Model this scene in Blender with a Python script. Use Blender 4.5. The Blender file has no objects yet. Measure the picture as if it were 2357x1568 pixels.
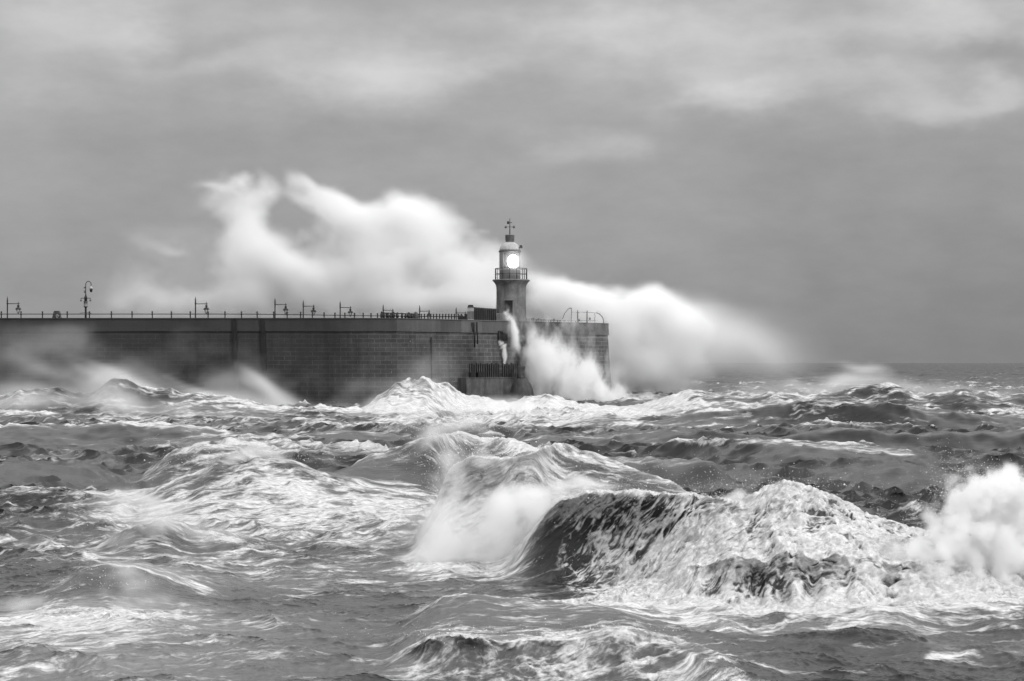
import bpy, math, time
import numpy as np
from mathutils import Vector

T0 = time.time()
rng = np.random.default_rng(7)
sc = bpy.context.scene
COL = sc.collection

# ------------------------------------------------------------------ camera numbers (photo measured on a 2357 px wide sheet)
F, U0, VH, H = 4373.0, 1178.5, 835.0, 6.0


def at(u, v, Y):
    """The world point seen at sheet position (u, v) that stands Y metres out."""
    return Vector(((u - U0) / F * Y, Y, H - (v - VH) / F * Y))


# ------------------------------------------------------------------ object helpers
def tag(o, label=None, cat=None, group=None, kind=None):
    for k, v in (('label', label), ('category', cat), ('group', group), ('kind', kind)):
        if v:
            o[k] = v
    return o


def empty(name, loc, label, cat, group=None):
    o = bpy.data.objects.new(name, None)
    COL.objects.link(o)
    o.location = loc
    o.empty_display_size = 0.3
    return tag(o, label, cat, group)


def copy_tree(o, parent=None):
    c = o.copy()
    COL.objects.link(c)
    if parent:
        c.parent = parent
    for ch in list(o.children):
        copy_tree(ch, c)
    return c


class MB:
    """Collects boxes, lathes and tubes and links them as one mesh object."""

    def __init__(self):
        self.v, self.f, self.smooth, self.uv = [], [], [], None

    def add(self, vs, fs, smooth=False):
        n = len(self.v)
        self.v += [tuple(p) for p in vs]
        self.f += [tuple(i + n for i in f) for f in fs]
        self.smooth += [smooth] * len(fs)
        return self

    def box(self, c, s, rz=0.0, taper=1.0, bev=0.0):
        x, y, z = s[0] / 2, s[1] / 2, s[2] / 2
        b = min(bev, x * .8, y * .8, z * .8)
        rings = [(-z, 1, b), (-z + b, 1, 0), (z - b, taper, 0), (z, taper, b)] if b > 0 else [(-z, 1, 0), (z, taper, 0)]
        vs, fs = [], []
        ca, sa = math.cos(rz), math.sin(rz)
        for (zz, t, ins) in rings:
            for sx, sy in ((-1, -1), (1, -1), (1, 1), (-1, 1)):
                px, py = sx * (x * t - ins), sy * (y * t - ins)
                vs.append((c[0] + px * ca - py * sa, c[1] + px * sa + py * ca, c[2] + zz))
        for r in range(len(rings) - 1):
            for k in range(4):
                a, b2 = r * 4 + k, r * 4 + (k + 1) % 4
                fs.append((a, b2, b2 + 4, a + 4))
        fs.append((3, 2, 1, 0))
        m = (len(rings) - 1) * 4
        fs.append((m, m + 1, m + 2, m + 3))
        return self.add(vs, fs)

    def lathe(self, prof, c=(0, 0, 0), n=24, smooth=True):
        vs, fs = [], []
        for (r, z) in prof:
            for k in range(n):
                a = 2 * math.pi * k / n
                vs.append((c[0] + r * math.cos(a), c[1] + r * math.sin(a), c[2] + z))
        for i in range(len(prof) - 1):
            for k in range(n):
                a, b = i * n + k, i * n + (k + 1) % n
                fs.append((a, b, b + n, a + n))
        fs.append(tuple(range(n))[::-1])
        m = (len(prof) - 1) * n
        fs.append(tuple(range(m, m + n)))
        return self.add(vs, fs, smooth)

    def tube(self, pts, r, n=8, smooth=True):
        pts = [Vector(p) for p in pts]
        rs = r if isinstance(r, (list, tuple)) else [r] * len(pts)
        vs, fs = [], []
        for i, p in enumerate(pts):
            t = (pts[min(i + 1, len(pts) - 1)] - pts[max(i - 1, 0)]).normalized()
            a = t.cross(Vector((0, 1, 0)))
            if a.length < 1e-3:
                a = t.cross(Vector((1, 0, 0)))
            a.normalize()
            b = t.cross(a)
            for k in range(n):
                w = 2 * math.pi * k / n
                vs.append(p + (a * math.cos(w) + b * math.sin(w)) * rs[i])
        for i in range(len(pts) - 1):
            for k in range(n):
                q, s = i * n + k, i * n + (k + 1) % n
                fs.append((q, s, s + n, q + n))
        fs.append(tuple(range(n))[::-1])
        m = (len(pts) - 1) * n
        fs.append(tuple(range(m, m + n)))
        return self.add(vs, fs, smooth)

    def build(self, name, mat, parent=None, loc=None):
        me = bpy.data.meshes.new(name)
        me.from_pydata(self.v, [], self.f)
        me.polygons.foreach_set('use_smooth', self.smooth)
        if self.uv is not None:
            l = me.uv_layers.new(name='UVMap')
            l.data.foreach_set('uv', np.asarray(self.uv, np.float32).ravel())
        me.materials.append(mat)
        o = bpy.data.objects.new(name, me)
        COL.objects.link(o)
        if parent is not None:
            o.parent = parent
        if loc is not None:
            o.location = loc
        return o


# ------------------------------------------------------------------ node helpers
class NT:
    def __init__(self, tree):
        self.t, self.N, self.L = tree, tree.nodes, tree.links

    def set(self, sock, v):
        if v is None:
            return
        if hasattr(v, 'is_output') or isinstance(v, bpy.types.NodeSocket):
            self.L.new(v, sock)
        else:
            sock.default_value = v

    def math(self, op, a, b=None, c=None, clamp=False):
        n = self.N.new('ShaderNodeMath')
        n.operation, n.use_clamp = op, clamp
        for i, v in enumerate((a, b, c)):
            self.set(n.inputs[i], v)
        return n.outputs[0]

    def vmath(self, op, a, b=None):
        n = self.N.new('ShaderNodeVectorMath')
        n.operation = op
        self.set(n.inputs[0], a)
        self.set(n.inputs[1], b)
        return n.outputs[0]

    def noise(self, vec, scale, detail=4, rough=.55, dist=0.0):
        n = self.N.new('ShaderNodeTexNoise')
        self.set(n.inputs['Vector'], vec)
        n.inputs['Scale'].default_value = scale
        n.inputs['Detail'].default_value = detail
        n.inputs['Roughness'].default_value = rough
        n.inputs['Distortion'].default_value = dist
        return n.outputs[0]

    def ramp(self, x, lo, hi, a=0.0, b=1.0, smooth=True):
        n = self.N.new('ShaderNodeMapRange')
        n.interpolation_type = 'SMOOTHSTEP' if smooth else 'LINEAR'
        self.set(n.inputs[0], x)
        for i, v in enumerate((lo, hi, a, b)):
            self.set(n.inputs[i + 1], v)
        return n.outputs[0]

    def attr(self, name, vec=False):
        n = self.N.new('ShaderNodeAttribute')
        n.attribute_name = name
        return n.outputs['Vector' if vec else 'Fac']

    def mix(self, f, a, b):
        return self.math('ADD', self.math('MULTIPLY', a, self.math('SUBTRACT', 1.0, f)), self.math('MULTIPLY', b, f))

    def grey(self, x):
        n = self.N.new('ShaderNodeCombineColor')
        for i in range(3):
            self.set(n.inputs[i], x)
        return n.outputs[0]

    def bump(self, h, strength=.5, dist=.05, normal=None):
        n = self.N.new('ShaderNodeBump')
        n.inputs['Strength'].default_value = strength
        n.inputs['Distance'].default_value = dist
        self.set(n.inputs['Height'], h)
        self.set(n.inputs['Normal'], normal)
        return n.outputs[0]

    def map(self, vec, scale=(1, 1, 1), rot=(0, 0, 0)):
        n = self.N.new('ShaderNodeMapping')
        self.set(n.inputs[0], vec)
        n.inputs['Scale'].default_value = scale
        n.inputs['Rotation'].default_value = rot
        return n.outputs[0]


def new_mat(name):
    m = bpy.data.materials.new(name)
    m.use_nodes = True
    n = NT(m.node_tree)
    n.N.clear()
    out = n.N.new('ShaderNodeOutputMaterial')
    return m, n, out


def principled(n, out, color, rough=.6, normal=None, metal=0.0, spec=.5):
    p = n.N.new('ShaderNodeBsdfPrincipled')
    n.set(p.inputs['Base Color'], color)
    n.set(p.inputs['Roughness'], rough)
    n.set(p.inputs['Metallic'], metal)
    n.set(p.inputs['Specular IOR Level'], spec)
    n.set(p.inputs['Normal'], normal)
    n.L.new(p.outputs[0], out.inputs['Surface'])
    return p


def coords(n, which='Object'):
    return n.N.new('ShaderNodeTexCoord').outputs[which]


def weathered(name, lo, hi, scale=1.5, rough=.7, bump=.3, spec=.4):
    m, n, out = new_mat(name)
    c = coords(n)
    a = n.noise(c, scale, 6, .65)
    b = n.noise(n.map(c, (3, 3, .35)), scale, 5, .6)
    f = n.math('MULTIPLY', n.math('ADD', a, b), .5)
    col = n.ramp(f, .36, .64, lo, hi)
    fine = n.noise(c, scale * 14, 4, .6)
    principled(n, out, n.grey(n.math('MULTIPLY', col, n.ramp(fine, .3, .7, .75, 1.2))), n.ramp(a, .3, .7, rough - .15, rough + .1),
               n.bump(fine, bump, .02), spec=spec)
    return m


# ------------------------------------------------------------------ noise in numpy
def _hash(ix, iy, seed):
    h = (ix.astype(np.uint32) * np.uint32(374761393)) ^ (iy.astype(np.uint32) * np.uint32(668265263)) ^ np.uint32(seed * 2246822519 & 0xffffffff)
    h = (h ^ (h >> np.uint32(13))) * np.uint32(1274126177)
    h ^= h >> np.uint32(16)
    return (h & np.uint32(255)).astype(np.uint8)


_ang = np.arange(256) * (2 * math.pi / 256)
_GX, _GY = np.cos(_ang).astype(np.float32), np.sin(_ang).astype(np.float32)


def perlin(x, y, seed=0):
    x = np.asarray(x, np.float32)
    y = np.asarray(y, np.float32)
    fx, fy = np.floor(x), np.floor(y)
    ix, iy = fx.astype(np.int32), fy.astype(np.int32)
    dx, dy = x - fx, y - fy
    sx = dx * dx * dx * (dx * (dx * 6 - 15) + 10)
    sy = dy * dy * dy * (dy * (dy * 6 - 15) + 10)

    def g(i, j):
        h = _hash(ix + i, iy + j, seed)
        return _GX[h] * (dx - i) + _GY[h] * (dy - j)
    a = g(0, 0)
    a += (g(1, 0) - a) * sx
    b = g(0, 1)
    b += (g(1, 1) - b) * sx
    return (a + (b - a) * sy) * 1.45


def fbm(x, y, seed, octv=4, gain=.5, mode=0):
    """mode 0 plain, 1 ridged (thin bright lines), 2 billowy."""
    s, a, t = 0, 1.0, 0.0
    for k in range(octv):
        p = perlin(x * 2.03 ** k + 17.3 * k, y * 2.03 ** k - 9.1 * k, seed + k)
        if mode == 1:
            p = 1 - 2 * np.abs(p)
        elif mode == 2:
            p = 2 * np.abs(p) - .6
        s = s + a * p
        t += a
        a *= gain
    return s / t


def sstep(a, b, x):
    t = np.clip((x - a) / (b - a), 0, 1)
    return t * t * (3 - 2 * t)


def lattice_noise(shape, cells, seed):
    """Smooth 3D noise on a whole grid (separable interpolation of a random lattice)."""
    r = np.random.default_rng(seed)
    L = r.uniform(-1, 1, [max(2, int(math.ceil(c)) + 3) for c in cells]).astype(np.float32)
    for ax in range(3):
        p = np.linspace(0, cells[ax], shape[ax]) + 1
        i = np.floor(p).astype(int)
        f = (p - i).astype(np.float32)
        w = [(-f + 2 * f ** 2 - f ** 3) / 2, (2 - 5 * f ** 2 + 3 * f ** 3) / 2, (f + 4 * f ** 2 - 3 * f ** 3) / 2, (f ** 3 - f ** 2) / 2]
        sh = [1, 1, 1]
        sh[ax] = -1
        n = L.shape[ax] - 1
        L = sum(np.take(L, np.clip(i + k - 1, 0, n), axis=ax) * w[k].reshape(sh) for k in range(4))
    return L


def grid_fbm(shape, size, scale, seed, octv=4, gain=.55, stretch=(1, 1, 1)):
    s, a, t = 0, 1.0, 0
    for k in range(octv):
        cells = [max(.5, size[i] / scale * stretch[i] * 2 ** k) for i in range(3)]
        s = s + a * lattice_noise(shape, cells, seed + 31 * k)
        t += a
        a *= gain
    return s / t * 1.6


# ------------------------------------------------------------------ render settings, camera, light
sc.render.engine = 'CYCLES'
cy = sc.cycles
cy.max_bounces, cy.diffuse_bounces, cy.glossy_bounces, cy.transmission_bounces = 16, 4, 4, 6
cy.volume_bounces, cy.transparent_max_bounces = 14, 12
cy.use_denoising = True
cy.use_adaptive_sampling, cy.adaptive_threshold = True, .02
cy.sample_clamp_indirect = 6.0
cy.caustics_reflective = cy.caustics_refractive = False
vs = sc.view_settings
vs.view_transform, vs.look, vs.exposure, vs.gamma = 'Standard', 'None', 0.3, 1.0

cam = bpy.data.cameras.new('camera')
cam_o = bpy.data.objects.new('camera', cam)
COL.objects.link(cam_o)
cam_o.location = (0, 0, H)
cam_o.rotation_euler = (math.pi / 2, 0, 0)
cam.sensor_width, cam.lens = 36.0, 36.0 * F / 2357.0
cam.shift_y = (VH - 784.0) / 2357.0
cam.clip_start, cam.clip_end = .5, 30000
sc.camera = cam_o

SUN_AZ, SUN_EL = math.radians(126), math.radians(36)
to_sun = Vector((math.sin(SUN_AZ) * math.cos(SUN_EL), math.cos(SUN_AZ) * math.cos(SUN_EL), math.sin(SUN_EL)))
sun = bpy.data.lights.new('sun', 'SUN')
sun.energy, sun.angle, sun.color = 1.5, math.radians(14), (1, 1, 1)
sun_o = bpy.data.objects.new('sun', sun)
COL.objects.link(sun_o)
sun_o.rotation_euler = (-to_sun).to_track_quat('-Z', 'Y').to_euler()
sun_o.location = (60, -20, 60)

world = bpy.data.worlds.new('World')
sc.world = world
world.use_nodes = True
w = NT(world.node_tree)
w.N.clear()
wo = w.N.new('ShaderNodeOutputWorld')
bg = w.N.new('ShaderNodeBackground')
sky = w.N.new('ShaderNodeTexSky')
sky.sky_type, sky.sun_disc = 'NISHITA', False
sky.sun_elevation, sky.sun_rotation = SUN_EL, SUN_AZ
bw = w.N.new('ShaderNodeRGBToBW')
w.L.new(sky.outputs[0], bw.inputs[0])
d = coords(w, 'Generated')
sx = w.N.new('ShaderNodeSeparateXYZ')
w.L.new(d, sx.inputs[0])
az = w.math('ARCTAN2', sx.outputs[0], sx.outputs[1])
el = w.math('ARCSINE', sx.outputs[2])
cv = w.N.new('ShaderNodeCombineXYZ')
w.set(cv.inputs[0], az)
w.set(cv.inputs[1], w.math('MULTIPLY', el, 2.0))
warp_a = w.math('MULTIPLY', w.math('SUBTRACT', w.noise(cv.outputs[0], 13, 4, .55), .5), .13)
cv2 = w.N.new('ShaderNodeCombineXYZ')
w.set(cv2.inputs[0], w.math('ADD', az, 7.7))
w.set(cv2.inputs[1], w.math('MULTIPLY', el, 2.0))
warp_e = w.math('MULTIPLY', w.math('SUBTRACT', w.noise(cv2.outputs[0], 13, 4, .55), .5), .055)
a2, e2 = w.math('ADD', az, warp_a), w.math('ADD', el, warp_e)
# overcast layer: grey that lifts towards the zenith, with soft brighter banks of cloud
curve = w.N.new('ShaderNodeFloatCurve')
w.set(curve.inputs[1], w.math('MULTIPLY_ADD', e2, 1 / 1.6, .125, clamp=True))
cm = curve.mapping.curves[0]
pts = [(-.2, .12), (-.02, .215), (.0, .22), (.05, .262), (.1, .295), (.14, .31), (.19, .32), (.3, .55), (.6, 1.1), (1.4, 1.4)]
for i, (e, g) in enumerate(pts):
    x = e / 1.6 + .125
    if i < 2:
        cm.points[i].location = (x, g)
    else:
        cm.points.new(x, g)
curve.mapping.update()
lum = curve.outputs[0]
banks = [(150, 70, 190, 60, .14), (60, 215, 120, 50, .07), (300, 60, 60, 60, .05), (830, 165, 170, 62, .17), (1040, 165, 120, 42, .10), (620, 40, 150, 30, .06), (480, 165, 90, 30, .07),
         (1600, 90, 230, 66, .17), (1700, 205, 110, 36, .17), (1330, 60, 130, 40, .10), (2080, 85, 170, 40, .10), (2130, 245, 180, 34, .14), (2300, 235, 70, 34, .07),
         (2290, 55, 130, 50, .16), (1960, 185, 90, 30, .10), (1350, 325, 100, 26, .06), (1420, 350, 50, 24, .04),
         (1940, 130, 60, 30, -.06), (2330, 150, 90, 25, -.06), (2250, 620, 500, 230, -.05), (1950, 330, 250, 60, -.03), (330, 480, 330, 120, -.02),
         (650, 330, 300, 60, -.03), (450, 110, 60, 40, -.04)]
for (u, v, su, sv, g) in banks:
    su, sv = su * 1.12, sv * 1.15
    q = w.math('ADD', w.math('POWER', w.math('MULTIPLY', w.math('SUBTRACT', a2, (u - U0) / F), F / su), 2.0),
               w.math('POWER', w.math('MULTIPLY', w.math('SUBTRACT', e2, (VH - v) / F), F / sv), 2.0))
    lum = w.math('ADD', lum, w.math('MULTIPLY', w.math('EXPONENT', w.math('MULTIPLY', q, -.7)), g))
wisps = w.noise(w.map(cv.outputs[0], (1, 1.1, 1)), 17, 6, .6)
lum = w.math('MULTIPLY', lum, w.ramp(wisps, .25, .75, .89, 1.11, False))
w.set(bg.inputs['Color'], w.grey(w.mix(.06, w.math('MULTIPLY', lum, 10.0), bw.outputs[0])))
bg.inputs['Strength'].default_value = .1
w.L.new(bg.outputs[0], wo.inputs[0])

# ------------------------------------------------------------------ the sea
def fft_ocean(L, N, kpeak, kcut_lo, kcut_hi, ang, spread, seed, chop):
    r = np.random.default_rng(seed)
    k1 = np.fft.fftfreq(N, L / N) * 2 * np.pi
    kx, ky = np.meshgrid(k1, k1, indexing='xy')
    k = np.hypot(kx, ky)
    k[0, 0] = 1e-6
    P = np.exp(-1.25 * (kpeak / k) ** 2) / k ** 3.7
    cosd = (kx * math.cos(ang) + ky * math.sin(ang)) / k
    P *= np.where(cosd > 0, 1, .08) * np.abs(cosd) ** spread
    P *= (k > kcut_lo) & (k < kcut_hi)
    A = np.sqrt(P) * (r.standard_normal((N, N)) + 1j * r.standard_normal((N, N)))
    h = np.fft.ifft2(A)
    sc_ = h.real.std()
    h = h.real / sc_
    dx = np.fft.ifft2(-1j * kx / k * A).real / sc_
    dy = np.fft.ifft2(-1j * ky / k * A).real / sc_
    return [a.astype(np.float32) for a in (h, dx, dy)]


def tile(arr, L, x, y):
    N = arr.shape[0]
    px, py = x / L * N, y / L * N
    fx, fy = np.floor(px), np.floor(py)
    tx, ty = (px - fx).astype(np.float32), (py - fy).astype(np.float32)
    ix, iy = fx.astype(np.int64) % N, fy.astype(np.int64) % N
    jx, jy = (ix + 1) % N, (iy + 1) % N
    a = arr[iy, ix] * (1 - tx) + arr[iy, jx] * tx
    b = arr[jy, ix] * (1 - tx) + arr[jy, jx] * tx
    return a * (1 - ty) + b * ty


Q = 1.0
# rows: distance from the camera, finer where the water is near or where a big wave rears up
yy = [19.0]
boost = [(33, 39, 2.6), (40, 44.5, 1.6), (44.5, 56, 6.5), (56, 62, 4), (71, 81, 3.2), (81, 89, 2.6), (104, 178, 2.0), (196, 236, 3.6)]
while yy[-1] < 20000:
    y = yy[-1]
    d0 = min(2.0 * y * y / (H * F), .35 + .0042 * y)
    for (a, b, k) in boost:
        if a < y < b:
            d0 /= k
    yy.append(y + d0 / Q)
yy = np.array(yy)
t_in = np.linspace(-.30, .30, int(1180 * Q))
t_out = .30 + np.cumsum(np.linspace(.004, .06, 26))
tt = np.concatenate([-t_out[::-1], t_in, t_out])
NR, NC = len(yy), len(tt)
Y = np.repeat(yy[:, None], NC, 1).astype(np.float32)
X = (Y * tt[None, :]).astype(np.float32)
print('sea grid', NR, NC, NR * NC)

# wind sea: three bands of waves running mostly towards the camera and to the left
W = np.radians(np.array([-104, -118, -96]))
L1, L2, L3 = 190.0, 41.0, 9.0
o1 = fft_ocean(L1, 512, 2 * np.pi / 38, .04, 2 * np.pi / 5.5, W[0], 2.2, 11, 1)
o2 = fft_ocean(L2, 512, 2 * np.pi / 6, 2 * np.pi / 5.5, 2 * np.pi / .7, W[1], 1.4, 23, 1)
o3 = fft_ocean(L3, 512, 2 * np.pi / .8, 2 * np.pi / .7, 2 * np.pi / .06, W[2], .8, 37, 1)


def rot(x, y, a):
    return x * math.cos(a) - y * math.sin(a), x * math.sin(a) + y * math.cos(a)


gain1 = (.42 + .58 * sstep(52, 120, Y))
r1 = rot(X, Y, .13)
r2 = rot(X, Y, -.31)
r3 = rot(X, Y, .52)
h1, dx1, dy1 = [tile(a, L1, *r1) for a in o1]
h2, dx2, dy2 = [tile(a, L2, *r2) for a in o2]
h3, dx3, dy3 = [tile(a, L3, *r3) for a in o3]
f2 = np.clip(1.6 - Y / 500, .35, 1) * (1 + .35 * sstep(62, 90, Y))
f3 = np.clip(1.25 - Y / 160, 0, 1)
S1, S2, S3 = .47, .125, .020
calm = .62 + .38 * sstep(48, 75, Y)
gust = .75 + .5 * sstep(-.5, .6, perlin(X / 23, Y / 31, 5))
z_fft = S1 * gain1 * h1 + (S2 * f2 * h2 + S3 * f3 * h3) * gust * calm
xf = -(S1 * gain1 * dx1 * .9 + S2 * f2 * dx2 * 1.15 + S3 * f3 * dx3 * .7)
yf = -(S1 * gain1 * dy1 * .9 + S2 * f2 * dy2 * 1.15 + S3 * f3 * dy3 * .7)
steep1 = np.clip(h1, -3, 3)

# ---- big waves: (u, v of the crest on the photo sheet, distance), front length, back length, overhang, foam
RIDGES = {
    'hero': dict(p=[(1150, 1345, 55.5), (1215, 1240, 55.3), (1255, 1160, 55.2), (1300, 1128, 55), (1400, 1120, 54.3), (1550, 1140, 53), (1690, 1168, 52), (1790, 1136, 51.6),
                    (1880, 1160, 51.6), (2000, 1206, 51.6), (2150, 1250, 51.6), (2400, 1275, 51.6), (2700, 1330, 51.6)],
                 wf=[2.0, 2.0, 2.0, 2.0, 2.3, 2.5, 2.6, 2.6, 2.6, 2.6, 2.6, 2.6, 2.6], wb=7.0, curl=[.1, .5, .75, .8, .75, .5, .35, .2, .15, .1, .1, .1, .1],
                 pw=[1.2, 1.3, 1.5, 1.5, 1.5, 1.3, 1.1, 1.0, 1, 1, 1, 1, 1], rag=.35),
    'lip': dict(p=[(1440, 1400, 49.6), (1530, 1352, 49.4), (1600, 1300, 49), (1690, 1272, 48.6), (1800, 1276, 48.4), (1900, 1284, 48.3), (2020, 1290, 48.3),
                   (2150, 1300, 48.3), (2300, 1330, 48.3), (2500, 1400, 48.3)],
                wf=[1.2, 1.2, 1.1, 1.1, 1.1, 1.1, 1.1, 1.2, 1.4, 1.4], wb=2.6, curl=[.3, .5, .8, .95, .95, .95, .9, .7, .4, .2], pw=1.4, rag=.4, lobe=.3),
    'mid': dict(p=[(940, 1300, 61), (985, 1200, 60.5), (1030, 1085, 60.2), (1080, 1050, 60), (1150, 1050, 60), (1250, 1084, 60), (1340, 1116, 60), (1450, 1142, 60),
                   (1560, 1165, 60), (1700, 1240, 60)],
                wf=[2.4, 2.4, 2.2, 2.2, 2.4, 2.6, 3, 3, 3, 3], wb=8.0, curl=[.2, .4, .7, .75, .7, .55, .3, .2, .1, .1], pw=1.5, rag=.3),
    'swell': dict(p=[(740, 1150, 86), (810, 1085, 86), (900, 1046, 86), (985, 1004, 86), (1060, 988, 86), (1140, 1006, 86), (1240, 1040, 86), (1340, 1070, 86), (1500, 1110, 86)],
                  wf=6.5, wb=9.0, curl=.25, pw=1.5, rag=.25),
    'left': dict(p=[(250, 1172, 78), (330, 1138, 78), (420, 1104, 78), (520, 1071, 78), (600, 1058, 78), (700, 1071, 78), (780, 1099, 78), (860, 1120, 78), (960, 1138, 78), (1080, 1165, 78)],
                 wf=4.5, wb=7, curl=.45, pw=1.2, rag=.5),
    'curl': dict(p=[(150, 1300, 61.5), (225, 1262, 61), (265, 1222, 60.6), (305, 1186, 60.4), (350, 1176, 60.6), (405, 1196, 61), (470, 1222, 61.4), (560, 1246, 61.8), (680, 1280, 62)],
                 wf=[1.6, 1.6, 1.7, 1.8, 2, 2.2, 2.4, 2.6, 2.6], wb=6, curl=[.3, .6, .8, .8, .6, .4, .3, .2, .1], pw=1.4, rag=.9, lobe=.28),
    'low': dict(p=[(-60, 1410, 48), (30, 1384, 48), (130, 1346, 48), (205, 1308, 48), (250, 1294, 48), (330, 1306, 48), (430, 1350, 48), (520, 1390, 48)],
                wf=2.2, wb=5, curl=.5, pw=1.4, rag=.4),
    'near': dict(p=[(880, 1580, 37), (935, 1500, 37), (990, 1470, 37), (1060, 1456, 37), (1200, 1474, 37), (1320, 1476, 37), (1440, 1446, 37), (1560, 1482, 37), (1720, 1530, 37), (1900, 1600, 37)],
                 wf=[1.2, 1.2, 1.2, 1.3, 1.4, 1.5, 2, 2.4, 2.4, 2.4], wb=4.5, curl=[.4, .8, .9, .9, .8, .6, .3, .1, .1, .1], pw=1.4, rag=.45),
    'nearback': dict(p=[(900, 1440, 42.5), (1010, 1408, 42.5), (1060, 1394, 42.5), (1150, 1398, 42.5), (1280, 1406, 42.5), (1420, 1420, 42.5), (1600, 1460, 42.5)],
                     wf=2.6, wb=3, curl=.3, pw=1.2, rag=.4),
    'dark': dict(p=[(1640, 1040, 130), (1780, 1006, 130), (1880, 993, 130), (2000, 990, 130), (2140, 999, 130), (2357, 988, 130), (2700, 990, 130)], wf=3.6, wb=10, curl=.35, pw=1.4, rag=.6),
    'cap': dict(p=[(1700, 1062, 115), (1830, 1026, 115), (1950, 1036, 115), (2090, 1050, 115), (2180, 1075, 115)], wf=4, wb=8, curl=.4, pw=1.3, rag=.3),
    'far': dict(p=[(1620, 950, 215), (1720, 915, 215), (1775, 896, 215), (1850, 912, 215), (1940, 894, 215), (2040, 886, 215), (2120, 912, 215), (2200, 895, 215), (2300, 908, 215), (2420, 900, 215)],
                wf=7, wb=14, curl=.25, pw=1.3, rag=.4),
    'roll': dict(p=[(1400, 1000, 168), (1480, 975, 168), (1580, 955, 168), (1700, 942, 168), (1850, 922, 168), (1950, 925, 168), (2030, 918, 168), (2150, 942, 168), (2260, 955, 168), (2420, 962, 168)],
                 wf=4.8, wb=12, curl=.3, pw=1.35, rag=.6),
    'foot': dict(p=[(790, 985, 222), (840, 940, 222), (885, 894, 222), (930, 888, 222), (980, 866, 222), (1040, 893, 222), (1110, 914, 222), (1165, 930, 222), (1235, 908, 222), (1310, 925, 222), (1440, 942, 222), (1600, 955, 222)],
                 wf=7.5, wb=9, curl=.35, pw=1.2, rag=.9),
    'surge': dict(p=[(-200, 900, 212), (-20, 912, 212), (70, 892, 212), (140, 888, 212), (205, 902, 212), (268, 866, 212), (335, 888, 212), (430, 908, 212), (520, 914, 212), (640, 944, 212), (780, 972, 212)],
                  wf=7, wb=10, curl=.3, pw=1.3, rag=.45),
    'line': dict(p=[(-150, 1000, 142), (40, 982, 142), (120, 996, 142), (250, 984, 142), (400, 984, 142), (520, 994, 142), (640, 1003, 142), (780, 996, 142), (900, 1003, 142), (1000, 1020, 142)],
                 wf=4.6, wb=11, curl=.15, pw=1.3, rag=.5),
    'streak': dict(p=[(330, 1060, 105), (400, 1030, 105), (470, 1016, 105), (560, 1034, 105), (640, 1060, 105)], wf=4, wb=6, curl=.3, pw=1.2, rag=.5),
    'edge': dict(p=[(1640, 1450, 44), (1730, 1428, 44), (1850, 1418, 44), (2000, 1396, 44), (2120, 1402, 44), (2230, 1388, 44), (2400, 1392, 44)], wf=2.4, wb=4, curl=.25, pw=1.3, rag=.35),
    'crestlet': dict(p=[(560, 1350, 52), (640, 1334, 52), (720, 1338, 52), (800, 1346, 52), (880, 1362, 52)], wf=1.6, wb=3, curl=.35, pw=1.3, rag=.3),
    'ridge_b': dict(p=[(1380, 1075, 98), (1440, 1050, 98), (1540, 1056, 98), (1640, 1062, 98), (1700, 1085, 98)], wf=3, wb=7, curl=.35, pw=1.4, rag=.7),
    'ridge_c': dict(p=[(1850, 1085, 100), (1990, 1066, 100), (2090, 1072, 100), (2200, 1090, 100), (2420, 1075, 100)], wf=3, wb=7, curl=.35, pw=1.4, rag=.7),
    'ridge_d': dict(p=[(1130, 1010, 140), (1250, 1000, 140), (1400, 1004, 140), (1560, 1000, 140), (1660, 1012, 140)], wf=4, wb=9, curl=.35, pw=1.4, rag=.6),
    'ridge_e': dict(p=[(-100, 1075, 100), (60, 1062, 100), (200, 1070, 100), (330, 1085, 100)], wf=3, wb=7, curl=.35, pw=1.4, rag=.6),
    'ridge_f': dict(p=[(-60, 1240, 66), (70, 1222, 66), (190, 1232, 66), (260, 1250, 66)], wf=2, wb=5, curl=.35, pw=1.4, rag=.6),
    'ridge_g': dict(p=[(640, 1262, 62.5), (780, 1246, 62.5), (900, 1262, 62.5), (1000, 1280, 62.5)], wf=2, wb=5, curl=.35, pw=1.4, rag=.6),
    'corner': dict(p=[(2080, 1520, 38.5), (2140, 1494, 38.5), (2220, 1502, 38.5), (2400, 1508, 38.5)], wf=1.5, wb=3, curl=.35, pw=1.3, rag=.3),
}
z_r = np.zeros_like(X)
z_s = np.zeros_like(X)
y_s = np.zeros_like(X)
y_r = np.zeros_like(X)
damp = np.ones_like(X)
PROF = {}
def profile(v, WF, PW, wb):
    front = np.clip(1 + v / (WF * 1.25), 0, 1)
    front = np.where(front < 1, front ** PW, 1)
    front = front * front * (3 - 2 * front) * .35 + front * .65
    return np.where(v < 0, front, np.exp(-np.clip(v / wb, 0, None) ** 1.35))


HOLLOWS = [(1488, 24, .8), (1638, 36, .85), (1738, 34, 1.1), (1800, 18, .6), (1868, 26, .85), (1940, 32, .6), (2050, 40, .5)]


def rounded(px, val):
    """A smooth curve through the crest points: no kinks where they join."""
    g = np.linspace(px[0] - .3 * (px[-1] - px[0]), px[-1] + .3 * (px[-1] - px[0]), 900)
    t_ = np.interp(g, px, val)
    k = np.exp(-np.linspace(-2.2, 2.2, 41) ** 2)
    k /= k.sum()
    t_ = np.convolve(np.pad(t_, 20, 'edge'), k, 'valid')
    return lambda x: np.interp(x, g, t_)



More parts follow.
